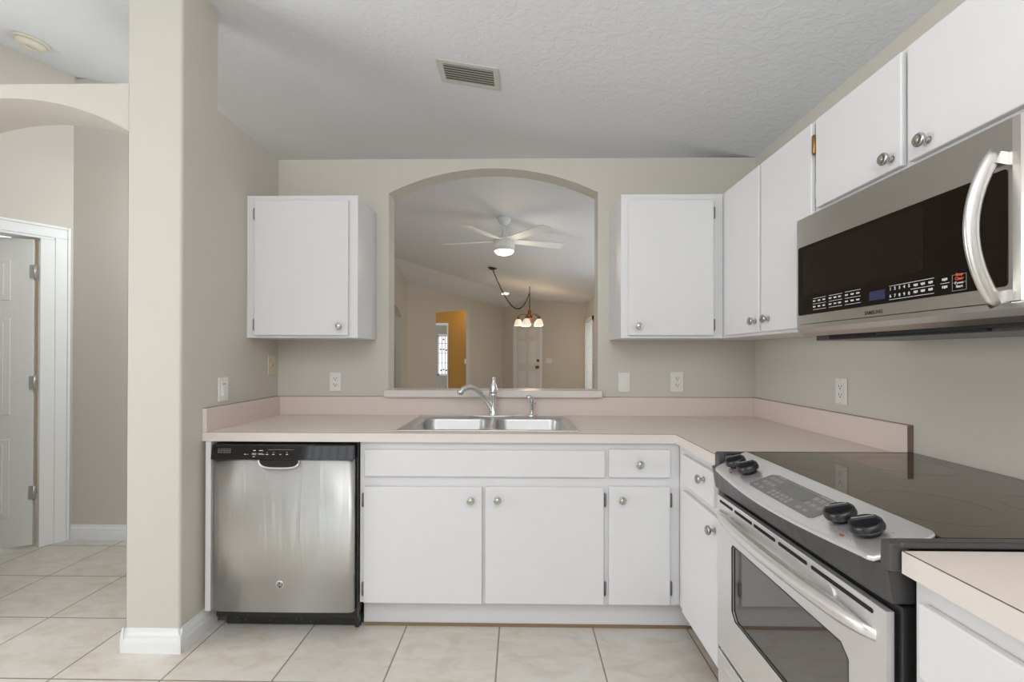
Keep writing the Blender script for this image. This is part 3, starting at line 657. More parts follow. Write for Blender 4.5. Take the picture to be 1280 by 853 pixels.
# glass top
mb = MB(); mb.box(0.742, XR - 0.004, RY0 + 0.012, RY1 - 0.006, 0.863, 0.8775); gt = mb.build('glass_cooktop', 'cooktop', t, bevel=0.002)
def ringm(cx, cy, r, w_=0.003):
    mb = MB(); n = 64; vv = []
    for i in range(n):
        a = 2 * PI * i / n; vv += [(cx + r * math.cos(a), cy + r * math.sin(a), 0.87765), (cx + (r + w_) * math.cos(a), cy + (r + w_) * math.sin(a), 0.87765)]
    mb.add(vv, [(2 * i, 2 * ((i + 1) % n), 2 * ((i + 1) % n) + 1, 2 * i + 1) for i in range(n)]); return mb
for cx, cy, r in ((0.87, 1.02, 0.115), (1.13, 1.02, 0.08), (0.87, 1.40, 0.08), (1.13, 1.40, 0.115)):
    ringm(cx, cy, r).build('burner_ring', 'burner', gt)
# lip around the cooktop: side rails overlapping the counter
mb = MB(); mb.box(0.655, XR - 0.004, RY1 - 0.008, RY1 + 0.003, 0.866, 0.8785); mb.box(0.652, 0.675, RY1 - 0.03, RY1 + 0.003, 0.815, 0.876); mb.build('cooktop_rail', 'charcoal', t, bevel=0.004)
mb = MB()
mb.box(0.655, XR - 0.004, RY0 - 0.010, RY0 + 0.014, 0.8655, 0.8775); mb.box(0.638, 0.668, RY0 - 0.008, RY0 + 0.018, 0.825, 0.8755)
mb.build('cooktop_rail', 'charcoal', t, bevel=0.004)
# sloped stainless control panel: plane z = .878 + .4 (x - .725)
def pz(x): return 0.878 + 0.4 * (x - 0.725)
outer = [(0.742, 1.555), (0.742, 0.862), (0.738, 0.850), (0.725, 0.845), (0.640, 0.848), (0.630, 0.852), (0.626, 0.862)]
n = 16
for i in range(n + 1):
    u = i / n; outer.append((0.6255 - 0.021 * math.sin(PI * u), 0.875 + (1.515 - 0.875) * u))
outer += [(0.628, 1.526), (0.635, 1.532), (0.725, 1.560), (0.737, 1.560)]
mb = MB(); N = len(outer)
top = [(x, y, pz(x)) for x, y in outer]; bot = [(x, y, pz(x) - 0.010) for x, y in outer]
mb.add(top + bot, [list(range(N)), list(range(2 * N - 1, N - 1, -1))] + [(i, N + i, N + (i + 1) % N, (i + 1) % N) for i in range(N)])
cp = mb.build('control_panel', 'steel_bright', t, bevel=0.003)
# dark bed under the panel, and the bowed fascia
mb = MB(); fo = [(0.690, 0.834), (0.638, 0.834)] + [(0.636 - 0.024 * math.sin(PI * i / n), 0.85 + 0.72 * i / n) for i in range(n + 1)] + [(0.640, 1.584), (0.690, 1.584)]
N = len(fo); zt = [min(pz(x) - 0.012, 0.845) for x, y in fo]
vv = [(x, y, z) for (x, y), z in zip(fo, zt)] + [(max(x, 0.634) + (0.012 if x < 0.66 else 0), y, 0.764) for x, y in fo]
mb.add(vv, [list(range(N)), list(range(2 * N - 1, N - 1, -1))]); o_ = 0
for i in range(N): mb.f.append([i, N + i, N + (i + 1) % N, (i + 1) % N]); mb.sm.append(False)
mb.build('fascia', 'charcoal', t, bevel=0.002)
# touch pad and display on the panel
nrm = Vector((-0.4, 0, 1)).normalized()
def TPn(x, y, up=0.0): # local x runs towards -Y (reading left to right for someone standing in front), local y up the panel, local z out
    return frame_T(Vector((x, y, pz(x))) + nrm * up, (0, -1, 0), nrm)
mb = MB(); mb.T = TPn(0.672, 1.18, 0.0002)
pad = [(-0.115, 0.038), (0.115, 0.038), (0.138, 0.030), (0.140, -0.034), (0.132, -0.041), (-0.132, -0.041), (-0.142, -0.034), (-0.138, 0.028)]
mb.prism(pad, 0, 0.0012, 'z'); tp = mb.build('touch_pad', 'panelgrey', cp)
mb = MB(); mb.T = TPn(0.680, 1.172, 0.0015); mb.box(-0.06, 0.055, -0.016, 0.020, 0, 0.0006); mb.build('display', 'lcd', tp)
for grp in ([(-0.115 + 0.02 * c, 0.018 - 0.022 * r, 0.012, 0.010) for r in range(2) for c in range(3)] + [(-0.118, -0.028, 0.014, 0.008), (-0.09, -0.028, 0.014, 0.008)],
            [(0.072 + 0.022 * c, 0.018 - 0.022 * r, 0.013, 0.010) for r in range(2) for c in range(3)] + [(0.075, -0.028, 0.014, 0.008), (0.1, -0.028, 0.014, 0.008)],
            [(-0.045 + 0.019 * c, -0.020 - 0.012 * r, 0.011, 0.0075) for r in range(2) for c in range(5)]):
    for (u, v, w_, h_) in grp:
        mb = MB(TPn(0.672, 1.18, 0.0014)); e = 0.0011
        mb.box(u - w_ / 2, u + w_ / 2, v - h_ / 2, v - h_ / 2 + e, 0, 0.0003); mb.box(u - w_ / 2, u + w_ / 2, v + h_ / 2 - e, v + h_ / 2, 0, 0.0003); mb.box(u - w_ / 2, u - w_ / 2 + e, v - h_ / 2, v + h_ / 2, 0, 0.0003); mb.box(u + w_ / 2 - e, u + w_ / 2, v - h_ / 2, v + h_ / 2, 0, 0.0003)
        mb.box(u - w_ / 4, u + w_ / 4, v - 0.001, v + 0.001, 0, 0.0003); mb.build('touch_key', 'panelkey', tp)
for a4 in ((-0.11, -0.075, 0.0325, 0.0345), (0.07, 0.115, 0.0325, 0.0345), (-0.02, -0.008, 0.0335, 0.035)):
    mb = MB(TPn(0.672, 1.18, 0.0014)); mb.box(*a4, 0, 0.0003); mb.build('printed_legend', 'panelkey', tp)
for ky in (1.468, 1.391, 0.993, 0.918):
    for k in range(7):
        mb = MB()
        a = PI * (0.75 + 1.5 * k / 6) ; mb.T = TPn(0.672 + 0.036 * math.cos(a + PI/2) * -1, ky + 0.036 * math.sin(a + PI/2), 0.0001); mb.box(-0.0018, 0.0018, -0.0007, 0.0007, 0, 0.0004)
        mb.build('dial_print', 'printgrey', cp)
for (x, y) in ((0.637, 0.945), (0.64, 1.44)):
    mb = MB(); mb.T = TPn(x, y, 0.0001); mb.prism([(0.0065 * math.cos(a), 0.0035 * math.sin(a)) for a in [2 * PI * i / 16 for i in range(16)]], 0, 0.0005, 'z'); mb.build('indicator_mark', 'red', cp)
for ky in (1.468, 1.391, 0.993, 0.918):
    T_ = TPn(0.672, ky, 0.0005)
    mb = MB(T_); mb.lathe([(0.020, 0), (0.022, 0.006), (0.0295, 0.010), (0.0305, 0.014), (0.0285, 0.024), (0.0255, 0.026), (0.0235, 0.019), (0.002, 0.018)], (0, 0, 0), (0, 0, 1), n=32)
    kn = mb.build('control_knob', 'black', cp)
    mb = MB(T_ @ Matrix.Rotation(math.radians(62), 4, 'Z')); mb.prism([(-0.026, 0.014), (0.026, 0.014), (0.0265, 0.026), (0.020, 0.034), (-0.020, 0.034), (-0.0265, 0.026)], -0.005, 0.005, 'y'); mb.build('grip', 'black', kn, bevel=0.002)
    mb = MB(T_ @ Matrix.Rotation(math.radians(62), 4, 'Z')); mb.box(-0.020, 0.018, -0.001, 0.001, 0.0338, 0.0344); mb.build('pointer_line', 'panelkey', kn)
# oven door
DY0, DY1 = 0.842, 1.552; DZ0, DZ1 = 0.262, 0.747
wy0, wy1, wz0, wz1 = 0.938, 1.447, 0.400, 0.623; c_ = 0.022
win = [(wy0, wz0 + c_), (wy0, wz1 - c_), (wy0 + c_, wz1), (wy1 - 0.008, wz1), (wy1, wz1 - 0.008), (wy1, wz0 + c_), (wy1 - c_, wz0), (wy0 + c_, wz0)]
rect = [(DY0, wz0 + c_), (DY0, wz1 - c_), (wy0 + c_, DZ1), (wy1 - 0.008, DZ1), (DY1, wz1 - 0.008), (DY1, wz0 + c_), (wy1 - c_, DZ0), (wy0 + c_, DZ0)]
mb = MB(); X0, X1 = RX, RX + 0.014
corners = {1: (DY0, DZ1), 3: (DY1, DZ1), 5: (DY1, DZ0), 7: (DY0, DZ0)}
for i in range(8):
    j = (i + 1) % 8
    pts = [win[i], rect[i]] + ([corners[i]] if i in corners else []) + [rect[j], win[j]]
    mb.prism(pts, X0, X1, 'x')
od = mb.build('oven_door', 'ovensteel', t)
mb = MB(); mb.prism(win, RX + 0.005, RX + 0.016, 'x'); mb.build('door_window', 'ovenglass', od, label='dark glossy oven window')
mb = MB()
for i in range(8):
    a, b_ = win[i], win[(i + 1) % 8]; mb.tube([(RX + 0.001, a[0], a[1]), (RX + 0.001, b_[0], b_[1])], 0.0022, n=6)
mb.build('window_trim', 'black', od)
mb = MB(); mb.box(RX + 0.019, 0.666, DY0 + 0.004, DY1 - 0.004, DZ0 + 0.004, DZ1 - 0.002); mb.build('door_liner', 'black', od)
mb = MB()
for a, b_ in ((1.532, 1.440), (1.428, 1.322), (1.312, 1.202), (1.188, 1.070), (1.056, 0.872)):
    rr_ = rrect(b_, a, 0.7265, 0.7355, 0.0044, 3); mb.prism(rr_, RX - 0.0008, RX + 0.004, 'x')
mb.build('vent_slot', 'blackmat', od)
# raised grip backing with rounded corner
mb = MB(); mb.prism(rrect(0.975, 1.43, 0.664, 0.7215, 0.02, 5), RX - 0.003, RX + 0.002, 'x'); mb.build('grip_backing', 'ovensteel', od)
# bowed handle
mb = MB(); n = 28; vv = []; ff = []
ya, yb = 0.866, 1.540
for i in range(n + 1):
    u = i / n; y = ya + (yb - ya) * u; s_ = math.sin(PI * u); bow = 0.052 * s_ ** 0.6
    xo = RX - 0.002 - bow; th = 0.006 + 0.020 * min(1, s_ * 2.2); h = 0.010 + 0.0065 * min(1, s_ * 3)
    zc_ = 0.690 + 0.010 * s_
    sec = [(xo + th, zc_ - h * 0.7), (xo + 0.25 * th, zc_ - h), (xo, zc_ - 0.45 * h), (xo, zc_ + 0.35 * h), (xo + 0.3 * th, zc_ + h), (xo + th, zc_ + h * 0.9)]
    vv += [(a, y, b_) for a, b_ in sec]
m_ = 6
for i in range(n):
    for k in range(m_): ff.append((i * m_ + k, i * m_ + (k + 1) % m_, (i + 1) * m_ + (k + 1) % m_, (i + 1) * m_ + k))
ff += [list(range(m_))[::-1], [n * m_ + k for k in range(m_)]]
mb.add(vv, ff, True); mb.build('handle', 'steel_bright', od)
mb = MB(); mb.box(RX - 0.03, RX, 1.447, 1.463, 0.690, 0.708); mb.build('handle_post', 'steel_bright', od)
# storage drawer below
mb = MB(); mb.box(RX + 0.002, RX + 0.02, DY0, DY1, 0.075, 0.246); dr = mb.build('storage_drawer', 'ovensteel', t, bevel=0.003)
mb = MB(); mb.box(RX - 0.004, RX + 0.004, DY0 + 0.05, DY1 - 0.05, 0.205, 0.213); mb.build('drawer_pull', 'steel_bright', dr, bevel=0.002)
box(0.70, 0.72, RY0 + 0.01, RY1 - 0.01, 0.0, 0.035).build('kick_plate', 'black', t)

# ------------------------------------------------------------------ upper cabinets
UZ0, UZ1 = 1.284, 1.9963; UY = 2.335
def upper_y(x0, x1, label):
    t = thing('wall_cabinet', ((x0 + x1) / 2, 2.5, UZ0), label, 'cabinet')
    box(x0, x1, UY, YB - 0.001, UZ0, UZ1).build('carcass', 'white', t, bevel=0.002)
    return t
t = upper_y(XL + 0.001, -0.809, 'white single-door wall cabinet left of the arched pass-through')
d = door_y(t, -1.321, -0.852, 1.296, 1.966, UY - 0.018); knob((-0.893, UY - 0.018, 1.341), (0, -1, 0), d); hinge(-1.3245, UY - 0.010, 1.903, d, h=0.06); hinge(-1.3245, UY - 0.010, 1.350, d, h=0.06)
t = upper_y(0.498, 0.9985, 'white single-door wall cabinet right of the arched pass-through')
d = door_y(t, 0.531, 0.947, 1.298, 1.963, UY - 0.018); knob((0.577, UY - 0.018, 1.343), (0, -1, 0), d); hinge(0.951, UY - 0.010, 1.900, d, h=0.06, m='dark_hinge'); hinge(0.951, UY - 0.010, 1.350, d, h=0.06)
UX = 1.0; UXD = 0.983
t = thing('wall_cabinet', (1.15, 2.0, UZ0), 'tall white two-door wall cabinet on the right wall, left of the microwave', 'cabinet')
box(UX, XR - 0.001, 1.6065, YB - 0.002, UZ0, UZ1).build('carcass', 'white', t, bevel=0.002)
d = door_x(t, 1.960, 2.283, 1.296, 1.985, UXD); knob((UXD, 1.985, 1.343), (-1, 0, 0), d)
d = door_x(t, 1.6075, 1.940, 1.296, 1.985, UXD); knob((UXD, 1.882, 1.345), (-1, 0, 0), d)
t = thing('wall_cabinet', (1.15, 1.23, 1.652), 'short white two-door wall cabinet directly above the microwave', 'cabinet')
box(UX, XR - 0.001, 0.842, 1.6055, 1.652, UZ1).build('carcass', 'white', t, bevel=0.002)
d = door_x(t, 1.232, 1.584, 1.690, 1.985, UXD); knob((UXD, 1.262, 1.719), (-1, 0, 0), d)
# exposed butterfly hinge with old brass finish, partly over the frame
mb = MB(); mb.box(UX - 0.003, UX - 0.0002, 1.590, 1.6035, 1.886, 1.922)
mb.tube([(UXD - 0.001, 1.590, 1.870), (UXD - 0.001, 1.590, 1.876), (UXD - 0.001, 1.590, 1.932), (UXD - 0.001, 1.590, 1.938)], [0.0025, 0.0065, 0.0065, 0.0025], n=8)
mb.box(UXD, UX - 0.001, 1.5865, 1.591, 1.884, 1.924); mb.build('hinge', 'brass', d, label='tarnished brass hinge')
hinge(UXD + 0.008, 1.587, 1.752, d, m='white')
d = door_x(t, 0.86, 1.212, 1.690, 1.985, UXD); knob((UXD, 1.150, 1.719), (-1, 0, 0), d)
t = thing('wall_cabinet', (1.15, 0.5, UZ0), 'white wall cabinet at the upper right edge, nearest the camera', 'cabinet')
box(UX, XR - 0.001, 0.10, 0.840, UZ0 + 0.02, UZ1).build('carcass', 'white', t, bevel=0.002)
d = door_x(t, 0.48, 0.825, 1.32, 1.985, UXD); knob((UXD, 0.53, 1.37), (-1, 0, 0), d)
d = door_x(t, 0.12, 0.465, 1.32, 1.985, UXD); knob((UXD, 0.42, 1.37), (-1, 0, 0), d)

# ------------------------------------------------------------------ microwave
MX = 0.93; MY0, MY1 = 0.860, 1.604; MZ0, MZ1 = 1.262, 1.650
t = thing('microwave', (1.1, 1.23, MZ0), 'stainless over-the-range microwave with black glass door and curved handle', 'microwave')
box(0.962, XR - 0.002, MY0 + 0.004, MY1 - 0.004, MZ0 + 0.006, MZ1 - 0.001).build('housing', 'charcoal', t, bevel=0.002)
# door with rounded near edge (profile in plan)
pr = [(MX + 0.032, MY1 - 0.002), (MX + 0.004, MY1 - 0.002), (MX, MY1 - 0.006), (MX, 0.905), (MX + 0.002, 0.892), (MX + 0.008, 0.878), (MX + 0.018, 0.868), (MX + 0.032, 0.862)]
mb = MB(); mb.prism(pr, 1.302, MZ1, 'z'); md = mb.build('door', 'steel_h', t)
mb = MB(); fr = [(MX + 0.001, 1.3008), (MX + 0.001, 1.288), (MX + 0.010, 1.274), (MX + 0.034, MZ0), (MX + 0.034, 1.3008)]
mb.prism([(x, z) for x, z in fr], MY0 + 0.006, MY1 - 0.002, 'y'); mb.build('lower_trim', 'steel_h', t, bevel=0.002)
mb = MB(); mb.prism(rrect(0.913, 1.590, 1.331, 1.5565, 0.008, 4), MX - 0.0015, MX + 0.004, 'x'); mg = mb.build('door_glass', 'mwglass', md, label='black glass front with touch controls', bevel=0.001)
# inner cavity window, barely lighter
mb = MB(); mb.prism(rrect(1.10, 1.56, 1.395, 1.545, 0.01, 4), MX - 0.0019, MX - 0.0016, 'x'); mb.build('viewing_window', mat('viewing_mesh', (0.014, 0.010, 0.006), 0.12, spec=0.2), mg)
def TM(y, z, out=0.0017): return frame_T((MX - out, y, z), (0, -1, 0), (-1, 0, 0))
mb = MB()
def seg(y0, y1, z, h=0.0012): mb.T = TM((y0 + y1) / 2, z); mb.box(-(y0 - y1) / 2, (y0 - y1) / 2, -h / 2, h / 2, 0, 0.0004)
def word(y, z, w_, h=0.0045):
    # a tiny two or three character legend block, illegible in the photo
    mb.T = TM(y, z); k = max(2, int(w_ / 0.004))
    for i in range(k):
        a = -w_ / 2 + i * w_ / k; mb.box(a, a + w_ / k * 0.72, -h / 2 * (0.7 + 0.3 * (i % 2)), h / 2, 0, 0.0004)
for c0, c1, ys, top3 in ((1.508, 1.446, (1.502, 1.478, 1.455), 1.379), (1.432, 1.374, (1.426, 1.404, 1.384), 1.379), (1.362, 1.300, (1.355, 1.332, 1.310), 1.380)):
    mb = MB()
    for z in (top3, 1.362, 1.344): seg(c0, c1, z, 0.001)
    for y_ in ys: word(y_, 1.371, 0.013); word(y_, 1.353, 0.013)
    mb.build('printed_legend', 'print', mg)
mb = MB()
for (y0, y1, z) in ((1.200, 1.072, 1.373), (1.136, 1.072, 1.3565), (1.200, 1.072, 1.339)): seg(y0, y1, z, 0.001)
for y_ in (1.1206, 1.101, 1.0805): word(y_, 1.3645, 0.012, 0.006); word(y_, 1.3485, 0.012, 0.006)
mb.build('printed_legend', 'print', mg)
mb = MB(); seg(1.056, 1.034, 1.357, 0.001)
for z in (1.365, 1.3485): word(1.045, z, 0.014, 0.006)
mb.build('printed_legend', 'print', mg)
for i, ch in enumerate('12345'): text(ch, 'digit', TM(1.197 - i * 0.0142, 1.3655), 0.0105, 'print', mg, depth=0.0002, bold=0.0002)
for i, ch in enumerate('67890'): text(ch, 'digit', TM(1.197 - i * 0.0142, 1.3475), 0.0105, 'print', mg, depth=0.0002, bold=0.0002)
mb = MB(); mb.T = TM(1.0115, 1.354)
for a in ((-0.0165, 0.0165, -0.0175, -0.0165), (-0.0165, 0.0165, 0.0165, 0.0175), (-0.0165, -0.0155, -0.0175, 0.0175), (0.0155, 0.0165, -0.0175, 0.0175), (-0.0165, 0.0165, -0.0005, 0.0005)): mb.box(*a, 0, 0.0004)
mb.build('button_frame', 'printgrey', mg)
text('Stop\nClear', 'stop_legend', TM(1.0115, 1.3665), 0.0088, 'orange', mg, depth=0.0002, bold=0.00025)
text('Power\nStart', 'start_legend', TM(1.0115, 1.3495), 0.0078, 'print', mg, depth=0.0002, bold=0.00015)
mb = MB(); mb.T = TM(1.241, 1.356); mb.box(-0.027, 0.027, -0.012, 0.012, 0, 0.0003); mb.build('display', 'lcdblue', mg)
text('SAMSUNG', 'lettering', frame_T((MX - 0.0003, 1.256, 1.3125), (0, -1, 0), (-1, 0, 0)), 0.0135, 'slot', md, depth=0.0003, width=1.02, bold=0.0003)
# curved handle
hp = []
for i in range(25):
    u = i / 24; z = 1.298 + (1.588 - 1.298) * u; b_ = math.sin(PI * u); hp.append((MX - 0.014 - 0.048 * b_ ** 0.8, 0.921, z))
mb = MB(); mb.tube(hp, 0.0135, n=18, sx=1.1, sz=0.62, up=(0, 1, 0)); 
for z_, dz in ((1.300, 0.022), (1.586, -0.022)):
    mb.prism([(MX + 0.001, z_ + dz * 1.1), (MX + 0.001, z_), (MX - 0.016, z_ - dz * 0.1), (MX - 0.026, z_ + dz * 0.9)], 0.9105, 0.9315, 'y')
mb.build('handle', 'handlesteel', md)
# underside
mb = MB(); mb.box(0.985, 1.27, 0.87, 1.585, MZ0 - 0.014, MZ0 + 0.005); us = mb.build('underside_panel', 'charcoal', t, bevel=0.003)
mb = MB(); mb.box(0.972, 1.00, 1.00, 1.50, MZ0 - 0.012, MZ0 + 0.004); mb.build('air_grille', 'blackmat', t, bevel=0.002)
MB().box(0.968, 0.985, 0.90, 1.30, MZ0 - 0.006, MZ0 + 0.004).build('filter_latch', 'black', t)

# ------------------------------------------------------------------ outlets and switches
def plateT(kind):
    if kind == 'back': return lambda x, z: frame_T((x, YB - 0.0002, z), (1, 0, 0), (0, -1, 0))
    if kind == 'right': return lambda y, z: frame_T((XR - 0.0002, y, z), (0, -1, 0), (-1, 0, 0))
    return lambda y, z: frame_T((XL + 0.0002, y, z), (0, 1, 0), (1, 0, 0))
def wallplate(T_, name, label, cat, w_=0.070, h_=0.108, m='plate', group=None):
    t = thing(name, T_.translation, label, cat, group)
    MB(T_).box(-w_ / 2, w_ / 2, -h_ / 2, h_ / 2, 0, 0.006).build('cover_plate', m, t, bevel=0.003)
    return t
def face(T_, t, cy, square=False):
    mb = MB(T_)
    if square: mb.box(-0.016, 0.016, cy - 0.0165, cy + 0.0165, 0.006, 0.0085)
    else:
        mb.prism([(0.0172 * math.cos(a), cy + max(-0.0125, min(0.0125, 0.0172 * math.sin(a)))) for a in [2 * PI * i / 28 for i in range(28)]], 0.006, 0.0085, 'z')
    f_ = mb.build('receptacle', 'plate', t)
    mb = MB(T_); mb.box(-0.0082, -0.0054, cy - 0.001, cy + 0.0085, 0.0085, 0.0089); mb.box(0.0054, 0.0082, cy - 0.0, cy + 0.0075, 0.0085, 0.0089); mb.lathe([(0.0031, 0), (0.0031, 0.0004)], (0, cy - 0.0065, 0.0085), (0, 0, 1), n=10)
    mb.build('slot', 'slot', f_)
def screw(T_, t, cys):
    for cy in cys: MB(T_).lathe([(0.003, 0), (0.0028, 0.001)], (0, cy, 0.006), (0, 0, 1), n=10).build('screw', 'hingesteel', t)
B = plateT('back')
T_ = B(-1.040, 1.048); t = wallplate(T_, 'electrical_outlet', 'white outlet on the back wall, under the left wall cabinet above the dishwasher', 'outlet', 0.066)
MB(T_).box(-0.0175, 0.0175, -0.034, 0.034, 0.006, 0.0078).build('decorator_insert', 'plate', t); 
T2 = T_ @ Matrix.Translation((0, 0, 0.0005)); face(T2, t, 0.017, True); face(T2, t, -0.017, True); screw(T_, t, (0.047, -0.047))
T_ = B(0.582, 1.050); t = wallplate(T_, 'light_switch', 'white rocker switch on the back wall just right of the pass-through arch', 'light switch', 0.066)
MB(T_).box(-0.0175, 0.0175, -0.034, 0.034, 0.006, 0.0075).build('switch_frame', 'plate', t)
mb = MB(T_); mb.prism([(-0.030, 0.0075), (0.030, 0.0075), (0.030, 0.0085), (-0.030, 0.0125)], -0.0145, 0.0145, 'x'); mb.build('rocker', 'plate', t)
T_ = B(0.875, 1.053); t = wallplate(T_, 'electrical_outlet', 'white round-faced duplex outlet on the back wall under the right wall cabinet', 'outlet', 0.071, 0.112)
face(T_, t, 0.0195); face(T_, t, -0.0195); screw(T_, t, (0,))
Rr = plateT('right')
T_ = Rr(1.937, 1.055); t = wallplate(T_, 'electrical_outlet', 'white outlet on the right wall above the counter, left of the range', 'outlet', 0.068, 0.108)
MB(T_).box(-0.0175, 0.0175, -0.034, 0.034, 0.006, 0.0078).build('decorator_insert', 'plate', t); T2 = T_ @ Matrix.Translation((0, 0, 0.0005)); face(T2, t, 0.017, True); face(T2, t, -0.017, True); screw(T_, t, (0.047, -0.047))
Ll = plateT('left')
T_ = Ll(2.148, 1.040); t = wallplate(T_, 'light_switch', 'white dimmer switch on the left wall above the backsplash end', 'light switch', 0.072, 0.112)
MB(T_).box(-0.0175, 0.0175, -0.034, 0.034, 0.006, 0.0075).build('switch_frame', 'plate', t)
mb = MB(T_); mb.prism([(-0.028, 0.0075), (0.018, 0.0075), (0.018, 0.010), (-0.028, 0.014)], -0.0135, 0.0135, 'x'); mb.build('rocker', 'plate', t)
MB(T_).box(-0.008, 0.008, 0.023, 0.027, 0.0075, 0.0095).build('dimmer_slider', 'printgrey', t)
T_ = Ll(2.570, 1.143); t = wallplate(T_, 'phone_jack', 'ivory phone jack plate on the left wall, high beside the left wall cabinet', 'wall jack', 0.076, 0.114, 'ivory')
MB(T_).lathe([(0.009, 0), (0.008, 0.003)], (0, 0, 0.006), (0, 0, 1), n=16).build('jack_boss', 'ivory', t)
MB(T_).box(-0.005, 0.005, -0.005, 0.005, 0.0088, 0.0094).build('jack_hole', 'slot', t); screw(T_, t, (0.038, -0.038))

# ------------------------------------------------------------------ ceiling vent
def TC(x, y): # frame on the main vault: local x downhill to the right, y along +Y, z pointing down into the room
    xd = Vector((1, 0, -S)).normalized(); zd = Vector((-S, 0, -1)).normalized()
    T_ = Matrix.Identity(4); yd = zd.cross(xd)
    for i, a in enumerate((xd, yd, zd)):
        for r in range(3): T_[r][i] = a[r]
    T_.translation = Vector((x, y, zc(x))); return T_
T_ = TC(-0.249, 2.288)
t = thing('ceiling_vent', T_.translation, 'rectangular louvred air vent on the sloped kitchen ceiling', 'air vent')
mb = MB(T_); W, H = 0.151, 0.094; w2_, h2_ = 0.122, 0.068
for a in ((-W, W, -H, -h2_), (-W, W, h2_, H), (-W, -w2_, -h2_, h2_), (w2_, W, -h2_, h2_)): mb.box(*a, 0.0, 0.006)
mb.build('vent_frame', 'vent', t, bevel=0.002)
MB(T_).box(-w2_, w2_, -h2_, h2_, -0.004, 0.001).build('duct_backing', 'ventdark', t)
mb = MB(T_)
for i in range(7):
    y = -h2_ + 0.010 + i * 0.0195
    s_ = -1
    mb.prism([(y - 0.0062, 0.0022), (y - 0.0062, 0.0032), (y + 0.0062, 0.0068), (y + 0.0062, 0.0058)], -w2_, w2_, 'x')
mb.build('louvre', 'vent', t)
# smoke detector
T_ = TC(-2.795, 2.64)
t = thing('smoke_detector', T_.translation, 'round yellowed smoke detector on the hall ceiling above the plant ledge', 'smoke detector')
MB(T_).lathe([(0.078, 0.0), (0.078, 0.010), (0.070, 0.012)], n=32).build('base_ring', 'detector', t)
MB(T_).lathe([(0.066, 0.012), (0.064, 0.026), (0.054, 0.040), (0.030, 0.044), (0.028, 0.040), (0.002, 0.041)], n=32).build('cover', 'detector', t)
MB(T_).lathe([(0.012, 0.041), (0.011, 0.046), (0.003, 0.047)], (0.02, 0.01, 0), n=14).build('test_button', 'ivory', t)

# ------------------------------------------------------------------ ceiling fan
fx, fy = -0.157, 4.632; zf = zc(fx)
t = thing('ceiling_fan', (fx, fy, zf), 'white five-blade ceiling fan with lit round lens in the living room', 'ceiling fan')
MB().lathe([(0.070, 0.012), (0.068, -0.012), (0.055, -0.045), (0.030, -0.066), (0.014, -0.072)], (fx, fy, zf), n=28).build('canopy', 'fan', t)
MB().lathe([(0.0115, 0), (0.0115, -0.115)], (fx, fy, zf - 0.065), n=14).build('downrod', 'fan', t)
MB().lathe([(0.020, 0), (0.026, -0.03), (0.040, -0.055), (0.052, -0.068), (0.099, -0.072), (0.103, -0.078), (0.103, -0.168), (0.099, -0.173)], (fx, fy, zf - 0.130), n=36).build('motor_housing', 'fan', t)
MB().lathe([(0.101, 0), (0.101, -0.020), (0.098, -0.022)], (fx, fy, zf - 0.3035), n=36).build('light_ring', 'fan', t)
MB().lathe([(0.096, 0), (0.094, -0.008), (0.078, -0.026), (0.045, -0.037), (0.004, -0.040)], (fx, fy, zf - 0.3255), n=36).build('light_lens', 'fanlight', t)
zbld = zf - 0.222
for k in range(5):
    a = math.radians(22 + 72 * k)
    Tb = Matrix.Translation((fx, fy, zbld)) @ Matrix.Rotation(a, 4, 'Z') @ Matrix.Rotation(math.radians(-12), 4, 'X')
    mb = MB(Tb); mb.prism([(0.095, -0.045), (0.61, -0.066), (0.628, -0.052), (0.640, 0.040), (0.628, 0.062), (0.095, 0.040)], -0.004, 0.004, 'z'); mb.build('blade', 'fan', t)
    mb = MB(Tb); mb.box(0.07, 0.16, -0.018, 0.018, 0.004, 0.010); mb.build('blade_bracket', 'fan', t)
pl_ = bpy.data.lights.new('fan_bulb', 'POINT'); pl_.energy = 5; pl_.color = (1.0, 0.85, 0.65); pl_.shadow_soft_size = 0.14
po = bpy.data.objects.new('fan_bulb', pl_); C.objects.link(po); po.location = (fx, fy, zf - 0.44)

# ------------------------------------------------------------------ swag chandelier
cx_, cy_ = 0.178, 8.79
cxc, cyc = -0.435, 7.50; zcc = zc(cxc)
t = thing('chandelier', (cx_, cy_, 1.9), 'bronze chandelier with lit bell glass shades, hung on a swagged chain', 'chandelier')
MB().lathe([(0.075, 0.016), (0.073, -0.006), (0.05, -0.026), (0.015, -0.036)], (cxc, cyc, zcc), n=24).build('ceiling_canopy', 'bronze', t)
hook = Vector((cx_, cy_, zc(cx_)))
MB().tube([(cx_, cy_, zc(cx_)), (cx_, cy_, zc(cx_) - 0.05)], 0.008, n=8).build('ceiling_hook', 'chain', t)
P0 = Vector((cxc, cyc, zcc - 0.035)); P1 = hook + Vector((0, 0, -0.12))
pts = []
for i in range(41):
    u = i / 40; p = P0.lerp(P1, u)
    p.z -= 4 * 0.42 * u * (1 - u) * (1.0 + 0.55 * (u - 0.5)); pts.append(p)
mb = MB(); mb.tube(pts, 0.0075, n=6)
for i in range(1, 40):   # links
    mb.tube([pts[i] - Vector((0.0, 0.0, 0.012)), pts[i] + Vector((0, 0, 0.012))], 0.011, n=6)
mb.build('chain', 'chain', t)
mb = MB(); mb.tube([P1, P1 + Vector((0.0, 0, 0.08))], 0.006, n=6); mb.tube([(cx_, cy_, zc(cx_) - 0.04), (cx_, cy_, 2.06)], 0.0085, n=8)
mb.build('drop_chain', 'chain', t)
